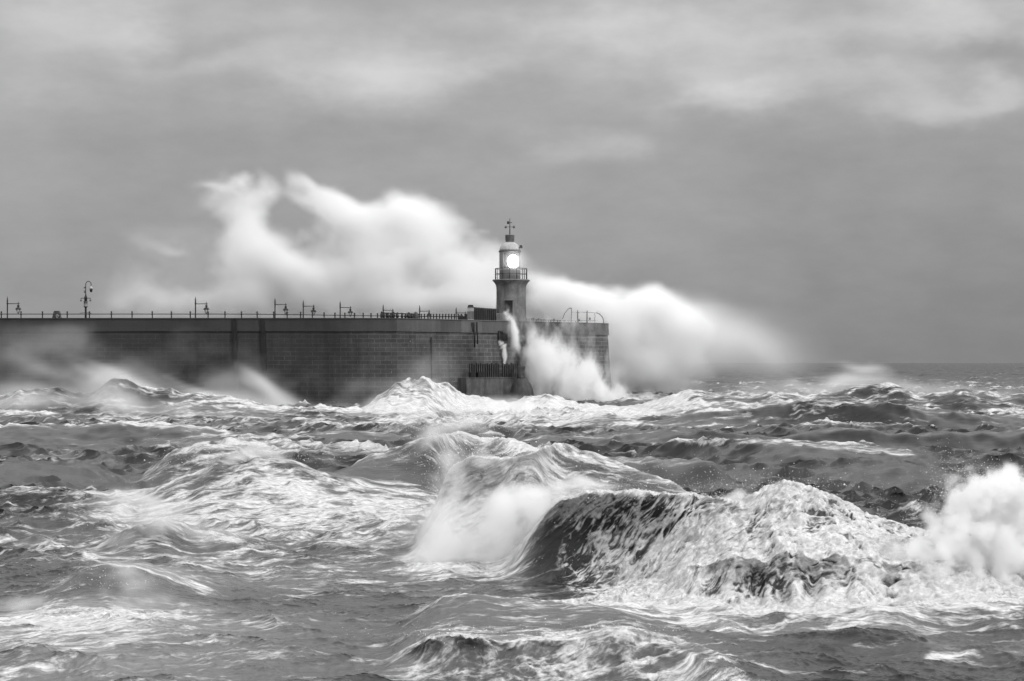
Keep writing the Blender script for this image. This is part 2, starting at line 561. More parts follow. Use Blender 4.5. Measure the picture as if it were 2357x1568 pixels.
for n_, (nm, R) in enumerate(RIDGES.items()):
    P = np.array(R['p'], float)
    px = (P[:, 0] - U0) / F * P[:, 2]
    pz = H - (P[:, 1] - VH) / F * P[:, 2]
    py = P[:, 2]
    arr = lambda k: (np.array(R[k], float) if isinstance(R[k], (list, tuple)) else np.full(len(px), float(R[k])))
    wf, cu, pw = arr('wf'), arr('curl'), arr('pw')
    pz[0] = pz[-1] = 0.0 if nm not in ('hero', 'dark', 'far', 'roll', 'surge', 'line', 'edge', 'corner', 'lip') else min(pz[-1], pz[-1])
    pz = np.maximum(pz, 0)
    lo_y, hi_y = py.min() - wf.max() * 1.6 - 1, py.max() + R['wb'] * 3.2
    r0, r1_ = np.searchsorted(yy, lo_y), np.searchsorted(yy, hi_y)
    s = slice(r0, r1_)
    xs, ys = X[s], Y[s]
    sz = R['wb']
    wob = perlin(xs / (sz * 1.1), ys * 0 + n_ * 3.3, 40 + n_) * .5 + perlin(xs / (sz * .33), ys / sz, 60 + n_) * .28 + perlin(xs / (sz * .11), ys / sz, 70 + n_) * .12
    A0 = rounded(px, pz)(xs)
    lob = R.get('lobe', .22)
    A = A0 * (1 + R['rag'] * (lob * perlin(xs / (sz * .4), ys * 0 + 7.7 * n_, 80 + n_) + .8 * lob * perlin(xs / (sz * .15), ys / sz + 1.7 * n_, 90 + n_) + .22 * lob * perlin(xs / (sz * .055), ys / sz * 3, 95 + n_)))
    below, above = xs < px[0], xs > px[-1]
    fade = np.where(below, np.exp(-((xs - px[0]) / (sz * .5)) ** 2), np.where(above, np.exp(-((xs - px[-1]) / (sz * .5)) ** 2), 1))
    A, A0 = A * fade, A0 * fade
    yc = rounded(px, py)(xs)
    v = ys - yc - wob * R['rag'] * wf.mean() * .55
    WF, CU, PW = rounded(px, wf)(xs), rounded(px, cu)(xs), rounded(px, pw)(xs)
    WF0, CU0 = WF, CU
    if nm == 'lip':                                    # the low lip arches over a row of dark hollows, with columns of falling foam between them
        us = U0 + xs / ys * F
        HL = sum(k * np.exp(-((us - c + 10 * perlin(xs * 2.1, ys * 2.3, 77)) / w_) ** 2) for c, w_, k in HOLLOWS)
        CU = .35 + .6 * HL
        WF = 1.7 - .75 * np.clip(HL, 0, 1)
        R['HL'] = HL
    prof = profile(v, WF, PW, R['wb'])
    z_r[s] += A * prof
    v0 = ys - yc
    p0 = profile(v0, WF0, PW, R['wb'])
    z_s[s] += A0 * p0
    y_s[s] -= CU0 * A0 * p0 ** 3.2 * np.where(v0 < 0, 1, np.exp(-np.clip(v0, 0, None) / (WF0 * .9)))
    ragged = 1 + R['rag'] * (1.1 * perlin((xs + .7 * ys) / (sz * .16), (ys - .5 * xs) / (sz * .4), 100 + n_) + .4 * perlin((xs + .7 * ys) / (sz * .06), (ys - .5 * xs) / (sz * .16), 110 + n_))
    over = CU * A * prof ** 3.2 * np.clip(ragged, .2, 1.9)
    y_r[s] -= over * np.where(v < 0, 1, np.exp(-np.clip(v, 0, None) / (WF * .9)))
    damp[s] *= 1 - .75 * np.exp(-(v / (WF * 1.5)) ** 2) * np.clip(A / .8, 0, 1)
    PROF[nm] = dict(HL=R.get('HL', 0), s=s, v=v, A=A, prof=prof, wf=WF, xs=xs, ys=ys)

ZB = z_r + z_fft * damp
YB = Y + y_r + yf * damp
XB = X + xf * damp
# length along the water surface, away from the camera: keeps foam patterns from stretching on steep faces
arc = np.zeros_like(X)
seg = np.sqrt(np.diff(Y + y_s, axis=0) ** 2 + np.diff(z_s, axis=0) ** 2)
arc[1:] = np.cumsum(seg, 0)
arc += yy[0]

# ---- foam: how much of the surface it covers, before its own texture
cover = np.full_like(X, .10)
cover += .16 * fbm(X / 14, Y / 9, 201, 3) + .10 * sstep(.7, 2.0, steep1) * gain1
cover += .22 * sstep(1.5, 2.6, h2) * sstep(-.2, .6, steep1)

cover += .36 * sstep(1.6, 2.4, h1 + .45 * h2) * sstep(60, 85, Y) * (1 - sstep(400, 900, Y))


def patch(u, v, su, sv, g, zz=0.0):
    """A sheet of foam lying on the water round the point of sea that shows at (u, v)."""
    Yc = (H - zz) * F / (v - VH)
    xc = (u - U0) / F * Yc
    sx_ = su / F * Yc
    sy_ = sv / F * Yc * Yc / (H - zz)
    r0, r1_ = np.searchsorted(yy, max(Yc - 3 * sy_, 19)), np.searchsorted(yy, Yc + 3 * sy_)
    s = slice(r0, max(r1_, r0 + 1))
    cover[s] += g * np.exp(-((X[s] - xc) / sx_) ** 2 - ((Y[s] - Yc) / sy_) ** 2)


PATCHES = [(560, 1215, 420, 28, .34), (300, 1440, 300, 40, .30), (120, 1470, 220, 60, .28), (700, 1300, 300, 30, .16), (430, 1500, 420, 50, .16), (900, 1230, 160, 30, .30),
           (1010, 1290, 80, 20, .5), (1190, 1290, 120, 18, .62), (1500, 1395, 170, 18, .65), (1850, 1412, 300, 18, .60), (2250, 1410, 200, 22, .55), (1350, 1380, 120, 16, .35),
           (1700, 1450, 300, 14, .25), (1450, 1430, 200, 12, .2), (1700, 945, 300, 12, .5), (2050, 930, 250, 14, .42), (1300, 955, 160, 14, .5), (1100, 965, 260, 18, .45),
           (1350, 985, 150, 10, .25), (500, 965, 420, 22, .18), (180, 940, 200, 16, .12), (820, 985, 240, 12, .25), (120, 1045, 180, 10, .3), (60, 1065, 90, 8, .3), (200, 1180, 180, 12, .22),
           (120, 1250, 160, 14, .30), (60, 1330, 90, 10, -.1), (1180, 1420, 260, 30, .12), (1900, 1070, 330, 30, -.16), (2150, 1120, 260, 40, -.14), (2000, 1000, 350, 25, -.12), (480, 1030, 120, 10, .4),
           (300, 1120, 260, 25, -.16), (2050, 1440, 160, 14, .25), (1250, 1340, 150, 30, -.10), (1050, 1340, 250, 30, -.02), (150, 1100, 260, 25, -.12), (1900, 1500, 300, 25, -.04)]
for a in PATCHES:
    patch(*a)


def on_ridge(nm, g_crest, g_front, g_back, front_lo=0.0, ulim=None):
    P = PROF[nm]
    s, v, prof = P['s'], P['v'], P['prof']
    am = np.clip(P['A'] / .25, 0, 1)
    c = g_crest * np.where(v < 0, prof ** 5, np.exp(-np.clip(v, 0, None) / (P['wf'] * .45)))
    c = c + np.where(v < 0, g_front * sstep(.02, .25, prof) * (1 - .3 * prof ** 4), g_back * np.exp(-np.clip(v, 0, None) / (P['wf'] * 2.2)))
    # wash running out in front of the foot
    c = c + front_lo * np.exp(-((v + P['wf'] * 1.35) / (P['wf'] * .8)) ** 2)
    k = 1.0
    if ulim:
        uu = U0 + P['xs'] / P['ys'] * F
        k = sstep(ulim[0], ulim[0] + ulim[2], uu) * (1 - sstep(ulim[1] - ulim[2], ulim[1], uu))
    cover[s] += c * am * k


on_ridge('hero', .2, .14, .28, .3)
on_ridge('hero', .1, 0, .04, .1, (1720, 3000, 160))
on_ridge('hero', .08, -.10, .0, .1, (1380, 1640, 60))
# the tongue of foam that pours off the highest point of the breaker, down and to the left
sv_ = VH + (H - z_r) * F / (Y + y_r)
su_ = U0 + X / Y * F
hz = (Y > 45.5) & (Y < 56) & (z_r > .12)
tx, ty = (1800 - 1410), (1115 - 1392)
tl = math.hypot(tx, ty)
along = ((su_ - 1410) * tx + (sv_ - 1392) * ty) / tl
side = ((su_ - 1410) * ty - (sv_ - 1392) * tx) / tl + 26 * np.sin(along / 75) + 18 * perlin(X / .9, Y * 0 + z_r / .7, 88)
cover += .55 * hz * np.exp(-(side / 52) ** 2) * sstep(-60, 60, along) * (1 - sstep(tl - 40, tl + 80, along))
cover -= .16 * hz * np.exp(-((side + 150) / 95) ** 2) * sstep(60, 160, along)
for (hu_, hv_, hr_) in ((1500, 1172, 34), (1455, 1160, 22), (1610, 1185, 30), (1395, 1200, 24), (1660, 1230, 24), (1498, 1318, 30), (1560, 1262, 20), (1850, 1220, 22), (1735, 1215, 20)):
    cover -= .45 * hz * np.exp(-((su_ - hu_) / (1.5 * hr_)) ** 2 - ((sv_ - hv_) / (.75 * hr_)) ** 2)
on_ridge('hero', 0, -.22, .0, -.2, (1180, 1400, 60))
on_ridge('lip', .3, -.05, .22, .25)
cover[PROF['lip']['s']] -= .5 * PROF['lip']['HL'] * sstep(.03, .15, PROF['lip']['prof']) * (1 - sstep(.45, .8, PROF['lip']['prof'])) * (PROF['lip']['v'] < 0)
on_ridge('mid', .4, -.02, .08, .3)
on_ridge('swell', .35, -.05, .2, .0)
on_ridge('swell', .4, .1, .3, .0, (960, 1500, 60))
on_ridge('left', .3, .2, .0, .25)
on_ridge('curl', .4, .02, .2, .25)
on_ridge('low', .25, -.15, .2, .4)
on_ridge('near', .25, .12, .14, .1)
on_ridge('nearback', .1, .05, .3)
on_ridge('dark', .12, -.12, .05)
on_ridge('cap', .6, -.15, .1, 0, (1800, 2130, 40))
on_ridge('far', .3, -.05, .1, .2)
on_ridge('roll', .15, .02, .2, .1)
on_ridge('foot', .3, .2, .15, .2)
on_ridge('surge', .22, -.02, .12, .1)
on_ridge('line', .1, -.12, .15)
for k_ in 'bcdefg':
    on_ridge('ridge_' + k_, .2, -.1, .08)
on_ridge('streak', .4, .25, .2)
on_ridge('edge', .2, .1, .2)
on_ridge('crestlet', .8, -.1, .1, 0, (630, 800, 30))
on_ridge('corner', .8, -.1, .1, 0, (2130, 2600, 20))

# ---- foam texture: lacy nets, streaks and solid sheets
wx = fbm(X / 3.1, arc / 3.1, 301, 3)
wy = fbm(X / 3.1 + 50, arc / 3.1, 311, 3)
# flow: streaks lie along the wind (leftwards, towards the camera); on the big breaker they follow the water drawn up its face
uu = U0 + X / Y * F
near_hero = np.exp(-((Y - 51.0) / 5.0) ** 4) * sstep(1230, 1330, uu) + .6 * np.exp(-((Y - 36.8) / 3.2) ** 4) * sstep(880, 980, uu) * (1 - sstep(1480, 1640, uu))
a0 = arc - arc[np.searchsorted(yy, 51.0)][None, :]
def turned(deg):
    c_, s_ = math.cos(math.radians(deg)), math.sin(math.radians(deg))
    return X * c_ + a0 * s_ + .5 * wx, -X * s_ + a0 * c_ + .5 * wy
fa, fc = turned(8)
ga, gc = turned(14)
ga = ga + .30 * fbm(X / .75, a0 / .75, 361, 3)
gc = gc + .30 * fbm(X / .75 + 20, a0 / .75, 366, 3)
gc = gc * 1.6
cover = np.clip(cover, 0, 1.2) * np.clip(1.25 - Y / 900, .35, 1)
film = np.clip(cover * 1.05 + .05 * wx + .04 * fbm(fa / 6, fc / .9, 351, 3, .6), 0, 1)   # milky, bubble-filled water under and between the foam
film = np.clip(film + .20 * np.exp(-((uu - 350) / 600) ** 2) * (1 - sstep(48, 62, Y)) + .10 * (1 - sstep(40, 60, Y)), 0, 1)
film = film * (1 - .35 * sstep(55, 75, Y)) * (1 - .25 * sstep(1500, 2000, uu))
foam = cover

# ---- lumpy relief of thick foam and chop drawn on the faces

def cells(x, y, seed):
    ix, iy = np.floor(x), np.floor(y)
    f1 = np.full(x.shape, 9, np.float32)
    f2 = f1.copy()
    for i in (-1, 0, 1):
        for j in (-1, 0, 1):
            cx, cy_ = ix + i, iy + j
            hh = _hash(cx.astype(np.int32), cy_.astype(np.int32), seed)
            h2_ = _hash(cx.astype(np.int32), cy_.astype(np.int32), seed + 7)
            d_ = np.hypot(cx + .1 + .8 * hh / 255.0 - x, cy_ + .1 + .8 * h2_ / 255.0 - y).astype(np.float32)
            f2 = np.minimum(f2, np.maximum(f1, d_))
            f1 = np.minimum(f1, d_)
    return f2 - f1                                     # 0 on the walls between cells, up to about 1 in their middle


pits = np.zeros_like(X)
lace_f = np.full_like(X, .45)
for y0_, y1_ in ((44.5, 58.0), (32.5, 41.0)):
    hs = slice(np.searchsorted(yy, y0_), np.searchsorted(yy, y1_))
    gx, gy = ga[hs], gc[hs]
    w1 = fbm(gx / .8, gy / .8, 441, 4, .6)
    w2 = fbm(gx / .8 + 31, gy / .8, 451, 4, .6)
    c1 = cells(gx / .8 + .9 * w1, gy / .75 + .9 * w2, 461)
    c2 = cells(gx / .30 + .8 * w2, gy / .27 + .8 * w1, 467)
    holes = sstep(-.25, .35, fbm(gx / 1.9 + 9, gy / 1.5, 471, 3, .55))           # only some of the face is torn open
    lace_h = np.maximum(1 - sstep(0, .55, c1), .7 * (1 - sstep(0, .5, c2)))
    pits[hs] = sstep(.22, .75, c1) * (.25 + .75 * holes) + .35 * sstep(.25, .7, c2) * holes
    lace_f[hs] = lace_h * (.45 + .55 * holes) + .25 * (1 - holes) - .18 * pits[hs] * holes
lump = fbm(fa / .95, fc / .6, 401, 4, .55, 2) * (1 - near_hero) + near_hero * fbm(ga / .95, gc / .6, 401, 4, .55, 2)
tear = fbm(ga / .55, gc / .28, 411, 3, .55, 1)
thick = sstep(.35, .9, cover) * np.clip(1.7 - Y / 70, 0, 1) + .9 * near_hero * sstep(.2, .6, cover)
thick = np.clip(thick, 0, 1.2)
rel = thick * (.12 * lump + .05 * tear) - near_hero * sstep(.1, .4, cover) * .20 * pits
far_l = sstep(60, 90, Y) * sstep(.4, .85, cover)
rel += far_l * .34 * fbm(X / 2.6, arc / 2.2, 421, 4, .6, 2) * np.clip(2 - Y / 250, .5, 1)
tilt = np.zeros_like(X)
tilt[1:-1] = (z_r[2:] - z_r[:-2]) / np.maximum(Y[2:] + y_r[2:] - Y[:-2] - y_r[:-2], 1e-3)
tilt = np.clip(tilt, -.5, 4)
nn = np.sqrt(1 + tilt ** 2)
ZB += rel / nn
YB -= rel * np.clip(tilt, 0, 4) / nn
# drop the far rim below the horizon and everything off to the side stays calm
V3 = np.stack([XB, YB, ZB], -1).reshape(-1, 3).astype(np.float32)

m, n, out = new_mat('sea_water')
fo, fi = n.attr('foam'), n.attr('film')
pos = coords(n, 'Object')
fl = n.attr('flow', True)
sp = n.N.new('ShaderNodeSeparateXYZ')
n.L.new(pos, sp.inputs[0])
away = n.ramp(sp.outputs[1], 60, 170)


hero = n.attr('hero')
fl2 = n.attr('drawn', True)
solid = n.map(pos, (1, 1, 1), (0, math.radians(32), 0))          # true space, turned so that streaks fall with the breaker


def two(sx_, sy_, detail, rough, dist, hx=None, hy=None):
    a_ = n.noise(n.map(fl, (sx_, sy_, 1)), 1.0, detail, rough, dist)
    b_ = n.noise(n.map(fl, (sx_ * .36, sy_ * .36, 1)), 1.0, detail, rough, dist)
    c_ = n.noise(n.map(solid, (hx or sx_, hx or sx_, hy or sy_)), 1.0, detail, rough, dist)
    return n.mix(hero, n.mix(away, a_, b_), c_)


def ridge(x):
    return n.math('SUBTRACT', 1.0, n.math('ABSOLUTE', n.math('MULTIPLY_ADD', x, 4.0, -2.0)))


def lace(vec, sx_, sy_, warp, width):
    """Nets of foam: bright walls round dark, open cells."""
    nz_ = n.N.new('ShaderNodeTexNoise')
    mp = n.map(vec, (sx_, sy_, 1))
    n.set(nz_.inputs['Vector'], mp)
    nz_.inputs['Scale'].default_value, nz_.inputs['Detail'].default_value = 1.3, 4
    ad = n.N.new('ShaderNodeVectorMath')
    ad.operation = 'MULTIPLY_ADD'
    n.set(ad.inputs[0], nz_.outputs['Color'])
    ad.inputs[1].default_value = (warp, warp, 0)
    n.set(ad.inputs[2], mp)
    vo = n.N.new('ShaderNodeTexVoronoi')
    vo.voronoi_dimensions, vo.feature = '2D', 'DISTANCE_TO_EDGE'
    n.set(vo.inputs['Vector'], ad.outputs[0])
    vo.inputs['Scale'].default_value = 1.0
    return n.ramp(vo.outputs['Distance'], 0.0, width, 1.0, 0.0)


n1 = two(.45, 1.15, 5, .6, .6, .6, 1.0)
n2 = two(.85, 2.1, 5, .62, .9, 1.2, 2.0)
n3 = two(3.2, 8.5, 4, .65, .4, 5.0, 8.0)
n4 = two(.16, 2.4, 4, .6, .4, .6, 2.4)
lc1 = n.mix(hero, n.mix(away, lace(fl, .55, 1.3, 1.1, .34), lace(fl, .2, .5, 1.1, .34)), n.math('MULTIPLY_ADD', lace(fl2, 3.4, 3.6, 1.5, .34), .38, n.attr('lace')))
s_ = n.math('MULTIPLY', n.math('SUBTRACT', n1, .5), 2.4)
s_ = n.math('ADD', s_, n.math('MULTIPLY', n.math('SUBTRACT', ridge(n2), .62), .55))
s_ = n.math('ADD', s_, n.math('MULTIPLY', n.math('SUBTRACT', n3, .5), n.mix(hero, 1.7, 1.35)))
s_ = n.math('ADD', s_, n.math('MULTIPLY', n.math('SUBTRACT', n4, .5), n.mix(hero, 1.3, .9)))
s_ = n.math('ADD', s_, n.math('MULTIPLY', n.math('SUBTRACT', lc1, .42), n.mix(hero, .55, 1.7)))
fm0 = n.math('ADD', s_, n.math('MULTIPLY_ADD', fo, 1.95, -1.0))
fm = n.ramp(fm0, -.42, .62)
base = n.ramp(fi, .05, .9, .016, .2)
base = n.math('MULTIPLY', base, n.ramp(n3, .3, .7, .75, 1.25))
white = n.math('MULTIPLY', n.ramp(n3, .28, .72, .40, .76), n.ramp(n2, .3, .7, .86, 1.0))
col = n.mix(fm, base, white)
hb = n.math('ADD', n.math('MULTIPLY', n2, .4), n.math('ADD', n.math('MULTIPLY', n3, .4), n.math('ADD', n.math('MULTIPLY', fm, .4), n.math('MULTIPLY', lc1, n.math('MULTIPLY', hero, .35)))))
principled(n, out, n.grey(col), n.mix(fm, n.ramp(sp.outputs[1], 150, 900, .28, .42), .9), n.bump(hb, .6, .09), spec=.27)
n.set(out.inputs['Surface'].links[0].from_node.inputs['Specular IOR Level'], n.ramp(sp.outputs[1], 200, 1500, .27, .22))
SEA_MAT = m

idx = np.arange(NR * NC, dtype=np.int32).reshape(NR, NC)
quads = np.stack([idx[:-1, :-1], idx[:-1, 1:], idx[1:, 1:], idx[1:, :-1]], -1)      # facing up
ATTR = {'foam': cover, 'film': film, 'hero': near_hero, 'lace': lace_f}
FLOW = np.stack([fa, fc, np.zeros_like(fa)], -1).reshape(-1, 3).astype(np.float32)


FLOW2 = np.stack([ga, gc, np.zeros_like(fa)], -1).reshape(-1, 3).astype(np.float32)


def water_mesh(name, qs):
    qs = qs.reshape(-1, 4)
    used, inv = np.unique(qs, return_inverse=True)
    me = bpy.data.meshes.new(name)
    me.vertices.add(len(used))
    me.vertices.foreach_set('co', V3[used].ravel())
    me.loops.add(len(qs) * 4)
    me.loops.foreach_set('vertex_index', inv.astype(np.int32).ravel())
    me.polygons.add(len(qs))
    me.polygons.foreach_set('loop_start', np.arange(0, len(qs) * 4, 4, dtype=np.int32))
    me.polygons.foreach_set('use_smooth', np.ones(len(qs), bool))
    me.update(calc_edges=True)
    for k, a in ATTR.items():
        at_ = me.attributes.new(k, 'FLOAT', 'POINT')
        at_.data.foreach_set('value', a.reshape(-1)[used].astype(np.float32))
    at_ = me.attributes.new('flow', 'FLOAT_VECTOR', 'POINT')
    at_.data.foreach_set('vector', FLOW[used].ravel())
    at_ = me.attributes.new('drawn', 'FLOAT_VECTOR', 'POINT')
    at_.data.foreach_set('vector', FLOW2[used].ravel())
    me.materials.append(SEA_MAT)
    o = bpy.data.objects.new(name, me)
    COL.objects.link(o)
    return o


owner = np.zeros((NR - 1, NC - 1), np.int8)
WAVES = [('hero', 'tall curling wave with torn lip and marbled foam face, largest in the near water', 'hero'),
         ('mid', 'steep wave with pale spray curtain rolling behind the large marbled breaker', 'mid'),
         ('left', 'white wave fully covered with foam in the left half of the sea', 'left'),
         ('swell', 'smooth dark swell rearing up with a white blown crest below the pier', 'swell'),
         ('near', 'low torn wave covered in lacy foam at the bottom edge of the picture', 'near'),
         ('foot', 'white heap of surf thrown up against the foot of the pier', 'foot'),
         ('low', 'small dark ridge with white foam running below it at the lower left', 'low'),
         ('curl', 'small hooked wave with a dark hollow and blown spray at the left', 'curl')]
for k, (nm, lab, key) in enumerate(WAVES, 1):
    P = PROF[key]
    hgt = np.zeros_like(X)
    hgt[P['s']] = P['A'] * P['prof'] * np.where(P['v'] > 0, np.exp(-(P['v'] / (P['wf'] * 1.6)) ** 2), 1)
    if key == 'hero':
        hgt[PROF['lip']['s']] += PROF['lip']['A'] * PROF['lip']['prof']
    sel = (hgt[:-1, :-1] > .22 * (1 if key not in ('foot', 'swell', 'left') else 2)) & (owner == 0)
    owner[sel] = k
water = water_mesh('water', quads[owner == 0])
tag(water, 'storm grey sea streaked with foam', None, None, 'structure')
for k, (nm, lab, key) in enumerate(WAVES, 1):
    o = water_mesh('breaking_wave', quads[owner == k])
    tag(o, lab, 'wave', 'breaking waves')
# ------------------------------------------------------------------ the pier
ZT = 11.95                       # top of the parapet
YW = 255.0
PLAN = [(-110, YW), (-15.54, YW), (13.6, 287.8), (14.5, 289.4), (14.2, 291.4), (11.5, 330), (-110, 330)]


def wall_hit(u, off=0.0):
    """Point of the long face (u < 912) or of the angled head face seen at u, set off towards the sea."""
    k = (u - U0) / F
    if u < 912:
        return Vector((k * (YW - off), YW - off, 0)), Vector((1, 0, 0)), Vector((0, -1, 0))
    dx, dy = 30.2, 34.0
    L = math.hypot(dx, dy)
    t, nrm = Vector((dx / L, dy / L, 0)), Vector((dy / L, -dx / L, 0))
    o = Vector((-15.54, YW, 0)) + nrm * off
    # o.x + s t.x = k (o.y + s t.y)
    s = (k * o.y - o.x) / (t.x - k * t.y)
    return o + t * s, t, nrm


def at_wall(u, v, off=0.0):
    p, t, nrm = wall_hit(u, off)
    p.z = H - (v - VH) / F * p.y
    return p, t, nrm


def plan_normals(P):
    res = []
    for i in range(len(P)):
        a, b, c = Vector(P[i - 1]), Vector(P[i]), Vector(P[(i + 1) % len(P)])
        n1, n2 = (b - a), (c - b)
        n1, n2 = Vector((n1.y, -n1.x)).normalized(), Vector((n2.y, -n2.x)).normalized()
        m_ = (n1 + n2)
        res.append(m_ / max(m_.length_squared / 2, .3))
    return res


PN = plan_normals(PLAN)


def wall_band(levels, cap_top=False, cap_bot=False):
    """Rings of the pier plan at (z, outward offset); UV runs along the wall in metres."""
    b = MB()
    b.uv = []
    # split long runs so that the surface can carry dents and worn edges
    ring = []
    run = 0
    for i in range(len(PLAN)):
        a, c = Vector(PLAN[i]), Vector(PLAN[(i + 1) % len(PLAN)])
        na, nc = PN[i], PN[(i + 1) % len(PLAN)]
        L = (c - a).length
        k = max(1, int(L / 1.5)) if i < 4 else 1
        for j in range(k):
            f = j / k
            ring.append((a.lerp(c, f), na.lerp(nc, f), run + L * f))
        run += L
    n_ = len(ring)
    vsx = []
    for (z, off) in levels:
        for (p, nr, s) in ring:
            q = p + nr * off
            vsx.append((q.x, q.y, z))
    fs = []
    for r in range(len(levels) - 1):
        for i in range(n_):
            j = (i + 1) % n_
            fs.append((r * n_ + i, r * n_ + j, (r + 1) * n_ + j, (r + 1) * n_ + i))
            s0, s1 = ring[i][2], (ring[j][2] if j else run)
            z0, z1 = levels[r][0], levels[r + 1][0]
            b.uv += [(s0, z0), (s1, z0), (s1, z1), (s0, z1)]
    if cap_top:
        m0 = (len(levels) - 1) * n_
        fs.append(tuple(range(m0, m0 + n_)))
        b.uv += [(vsx[m0 + i][0], vsx[m0 + i][1]) for i in range(n_)]
    b.add(vsx, fs)
    return b


# stone: courses of big worn blocks, wet and stained
def stone(name, lo, hi, bw_, bh, line, joint=.018):
    m, n, out = new_mat(name)
    uv = coords(n, 'UV')
    o = coords(n, 'Object')
    br = n.N.new('ShaderNodeTexBrick')
    wob = n.N.new('ShaderNodeVectorMath')
    wob.operation = 'MULTIPLY_ADD'
    nz_ = n.N.new('ShaderNodeTexNoise')
    n.set(nz_.inputs['Vector'], uv)
    nz_.inputs['Scale'].default_value = 1.3
    n.set(wob.inputs[0], nz_.outputs['Color'])
    wob.inputs[1].default_value = (.10, .10, 0)
    n.set(wob.inputs[2], uv)
    n.set(br.inputs['Vector'], wob.outputs[0])
    br.inputs['Color1'].default_value = (.72, .72, .72, 1)
    br.inputs['Color2'].default_value = (1.18, 1.18, 1.18, 1)
    br.inputs['Mortar'].default_value = (line, line, line, 1)
    br.inputs['Scale'].default_value = 1
    br.inputs['Mortar Size'].default_value = joint
    br.inputs['Mortar Smooth'].default_value = .4
    br.inputs['Brick Width'].default_value = bw_
    br.inputs['Row Height'].default_value = bh
    b2 = n.N.new('ShaderNodeRGBToBW')
    n.L.new(br.outputs['Color'], b2.inputs[0])
    big = n.noise(uv, .09, 5, .6)
    drip = n.noise(n.map(uv, (1.1, .10, 1)), 1.0, 5, .65)
    hor = n.noise(n.map(uv, (.25, 1.6, 1)), 1.0, 4, .6)
    fine = n.noise(o, 9, 5, .7)
    stain = n.math('ADD', n.math('MULTIPLY', big, .45), n.math('ADD', n.math('MULTIPLY', drip, .4), n.math('MULTIPLY', hor, .15)))
    c = n.ramp(stain, .38, .62, lo, hi)
    # pale lime weeping out of a few joints
    sel = n.noise(n.map(uv, (.16, .22, 1)), 1.0, 3, .6)
    lime = n.math('MULTIPLY', n.ramp(sel, .60, .68), n.ramp(br.outputs['Fac'], .2, .9))
    su0 = n.N.new('ShaderNodeSeparateXYZ')
    n.L.new(uv, su0.inputs[0])
    show = n.ramp(n.math('ADD', su0.outputs[0], n.math('MULTIPLY', big, 14)), 80, 112, .3, 1.0)     # courses are fainter along the long arm
    c = n.math('MULTIPLY', c, n.mix(show, 1.0, b2.outputs[0]))
    su = n.N.new('ShaderNodeSeparateXYZ')
    n.L.new(uv, su.inputs[0])
    # sunlight and spray mist on the head are painted into its stone colour
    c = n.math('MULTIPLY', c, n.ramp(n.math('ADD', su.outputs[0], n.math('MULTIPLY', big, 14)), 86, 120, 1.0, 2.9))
    c = n.math('MULTIPLY', c, n.ramp(fine, .25, .75, .55, 1.45, False))
    c = n.math('ADD', c, n.math('MULTIPLY', lime, .015))
    h_ = n.math('ADD', n.math('MULTIPLY', br.outputs['Fac'], -.7), n.math('MULTIPLY', fine, .6))
    principled(n, out, n.grey(c), n.ramp(stain, .4, .6, .45, .8), n.bump(h_, .5, .05), spec=.35)
    return m


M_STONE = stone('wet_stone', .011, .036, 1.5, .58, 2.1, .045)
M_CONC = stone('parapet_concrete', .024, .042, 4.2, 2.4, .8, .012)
M_DARKSTAIN = weathered('drain_stain', .004, .012, .6, .6)
M_IRON = weathered('black_iron', .012, .03, 4, .55, .1)
M_GREYMETAL = weathered('grey_metal', .10, .2, 4, .5, .1)
M_TOWER = weathered('tower_granite', .09, .21, .55, .8, .6)
M_WHITE = weathered('weathered_white_paint', .34, .5, 1.2, .55, .15)
M_LANT = weathered('grey_lantern_paint', .13, .21, 1.2, .5, .1)
M_LEDGE = weathered('ledge_stone', .05, .12, .7, .7, .5)
M_WOOD = weathered('wet_timber', .02, .06, 2, .6, .4)
M_VENT = weathered('vent_paint', .14, .24, 2, .6)
M_BLACK = weathered('black_opening', .006, .012, 2, .8)
M_WEED = weathered('weed_dark_stone', .025, .075, .9, .7, .8)

pier = empty('pier', (0, 0, 0), 'long dark stone pier with a rounded head coloured as if sunlit and misty standing in the storm sea', 'pier')
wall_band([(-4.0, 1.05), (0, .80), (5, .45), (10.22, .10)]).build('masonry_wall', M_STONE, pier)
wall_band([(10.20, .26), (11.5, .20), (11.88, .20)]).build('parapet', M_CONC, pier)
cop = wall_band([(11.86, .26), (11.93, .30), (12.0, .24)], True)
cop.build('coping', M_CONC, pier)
# string of shade below the parapet is a real ledge: the parapet oversails the wall
for u in (540, 605):
    p, t, nr = at_wall(u, 760)
    pts_ = [(p.x - .0, p.y - .42, 11.84), (p.x + .25, p.y - .62, 6.4), (p.x + .3, p.y - .9, 1.0)]
    b = MB()
    for (x0, y0, z0), (x1, y1, z1), w0, w1 in ((pts_[0], pts_[1], .23, .3), (pts_[1], pts_[2], .3, .34)):
        b.add([(x0 - w0, y0, z0), (x0 + w0, y0, z0), (x1 + w1, y1, z1), (x1 - w1, y1, z1), (x0 - w0, y0 + .5, z0), (x0 + w0, y0 + .5, z0), (x1 + w1, y1 + .5, z1), (x1 - w1, y1 + .5, z1)],
              [(3, 2, 1, 0), (0, 4, 7, 3), (1, 2, 6, 5), (0, 1, 5, 4), (2, 3, 7, 6)])
    b.build('drain_chase', M_DARKSTAIN, pier)
for u, v0, v1 in ((1091, 742, 800), (1098, 742, 792), (1087, 742, 764), (993, 776, 872)):
    p, t, nr = at_wall(u, v0, .34)
    p2, _, _ = at_wall(u + 1.5, v1, .62)
    MB().tube([p, p2], .085, 6).build('downpipe', M_DARKSTAIN, pier)
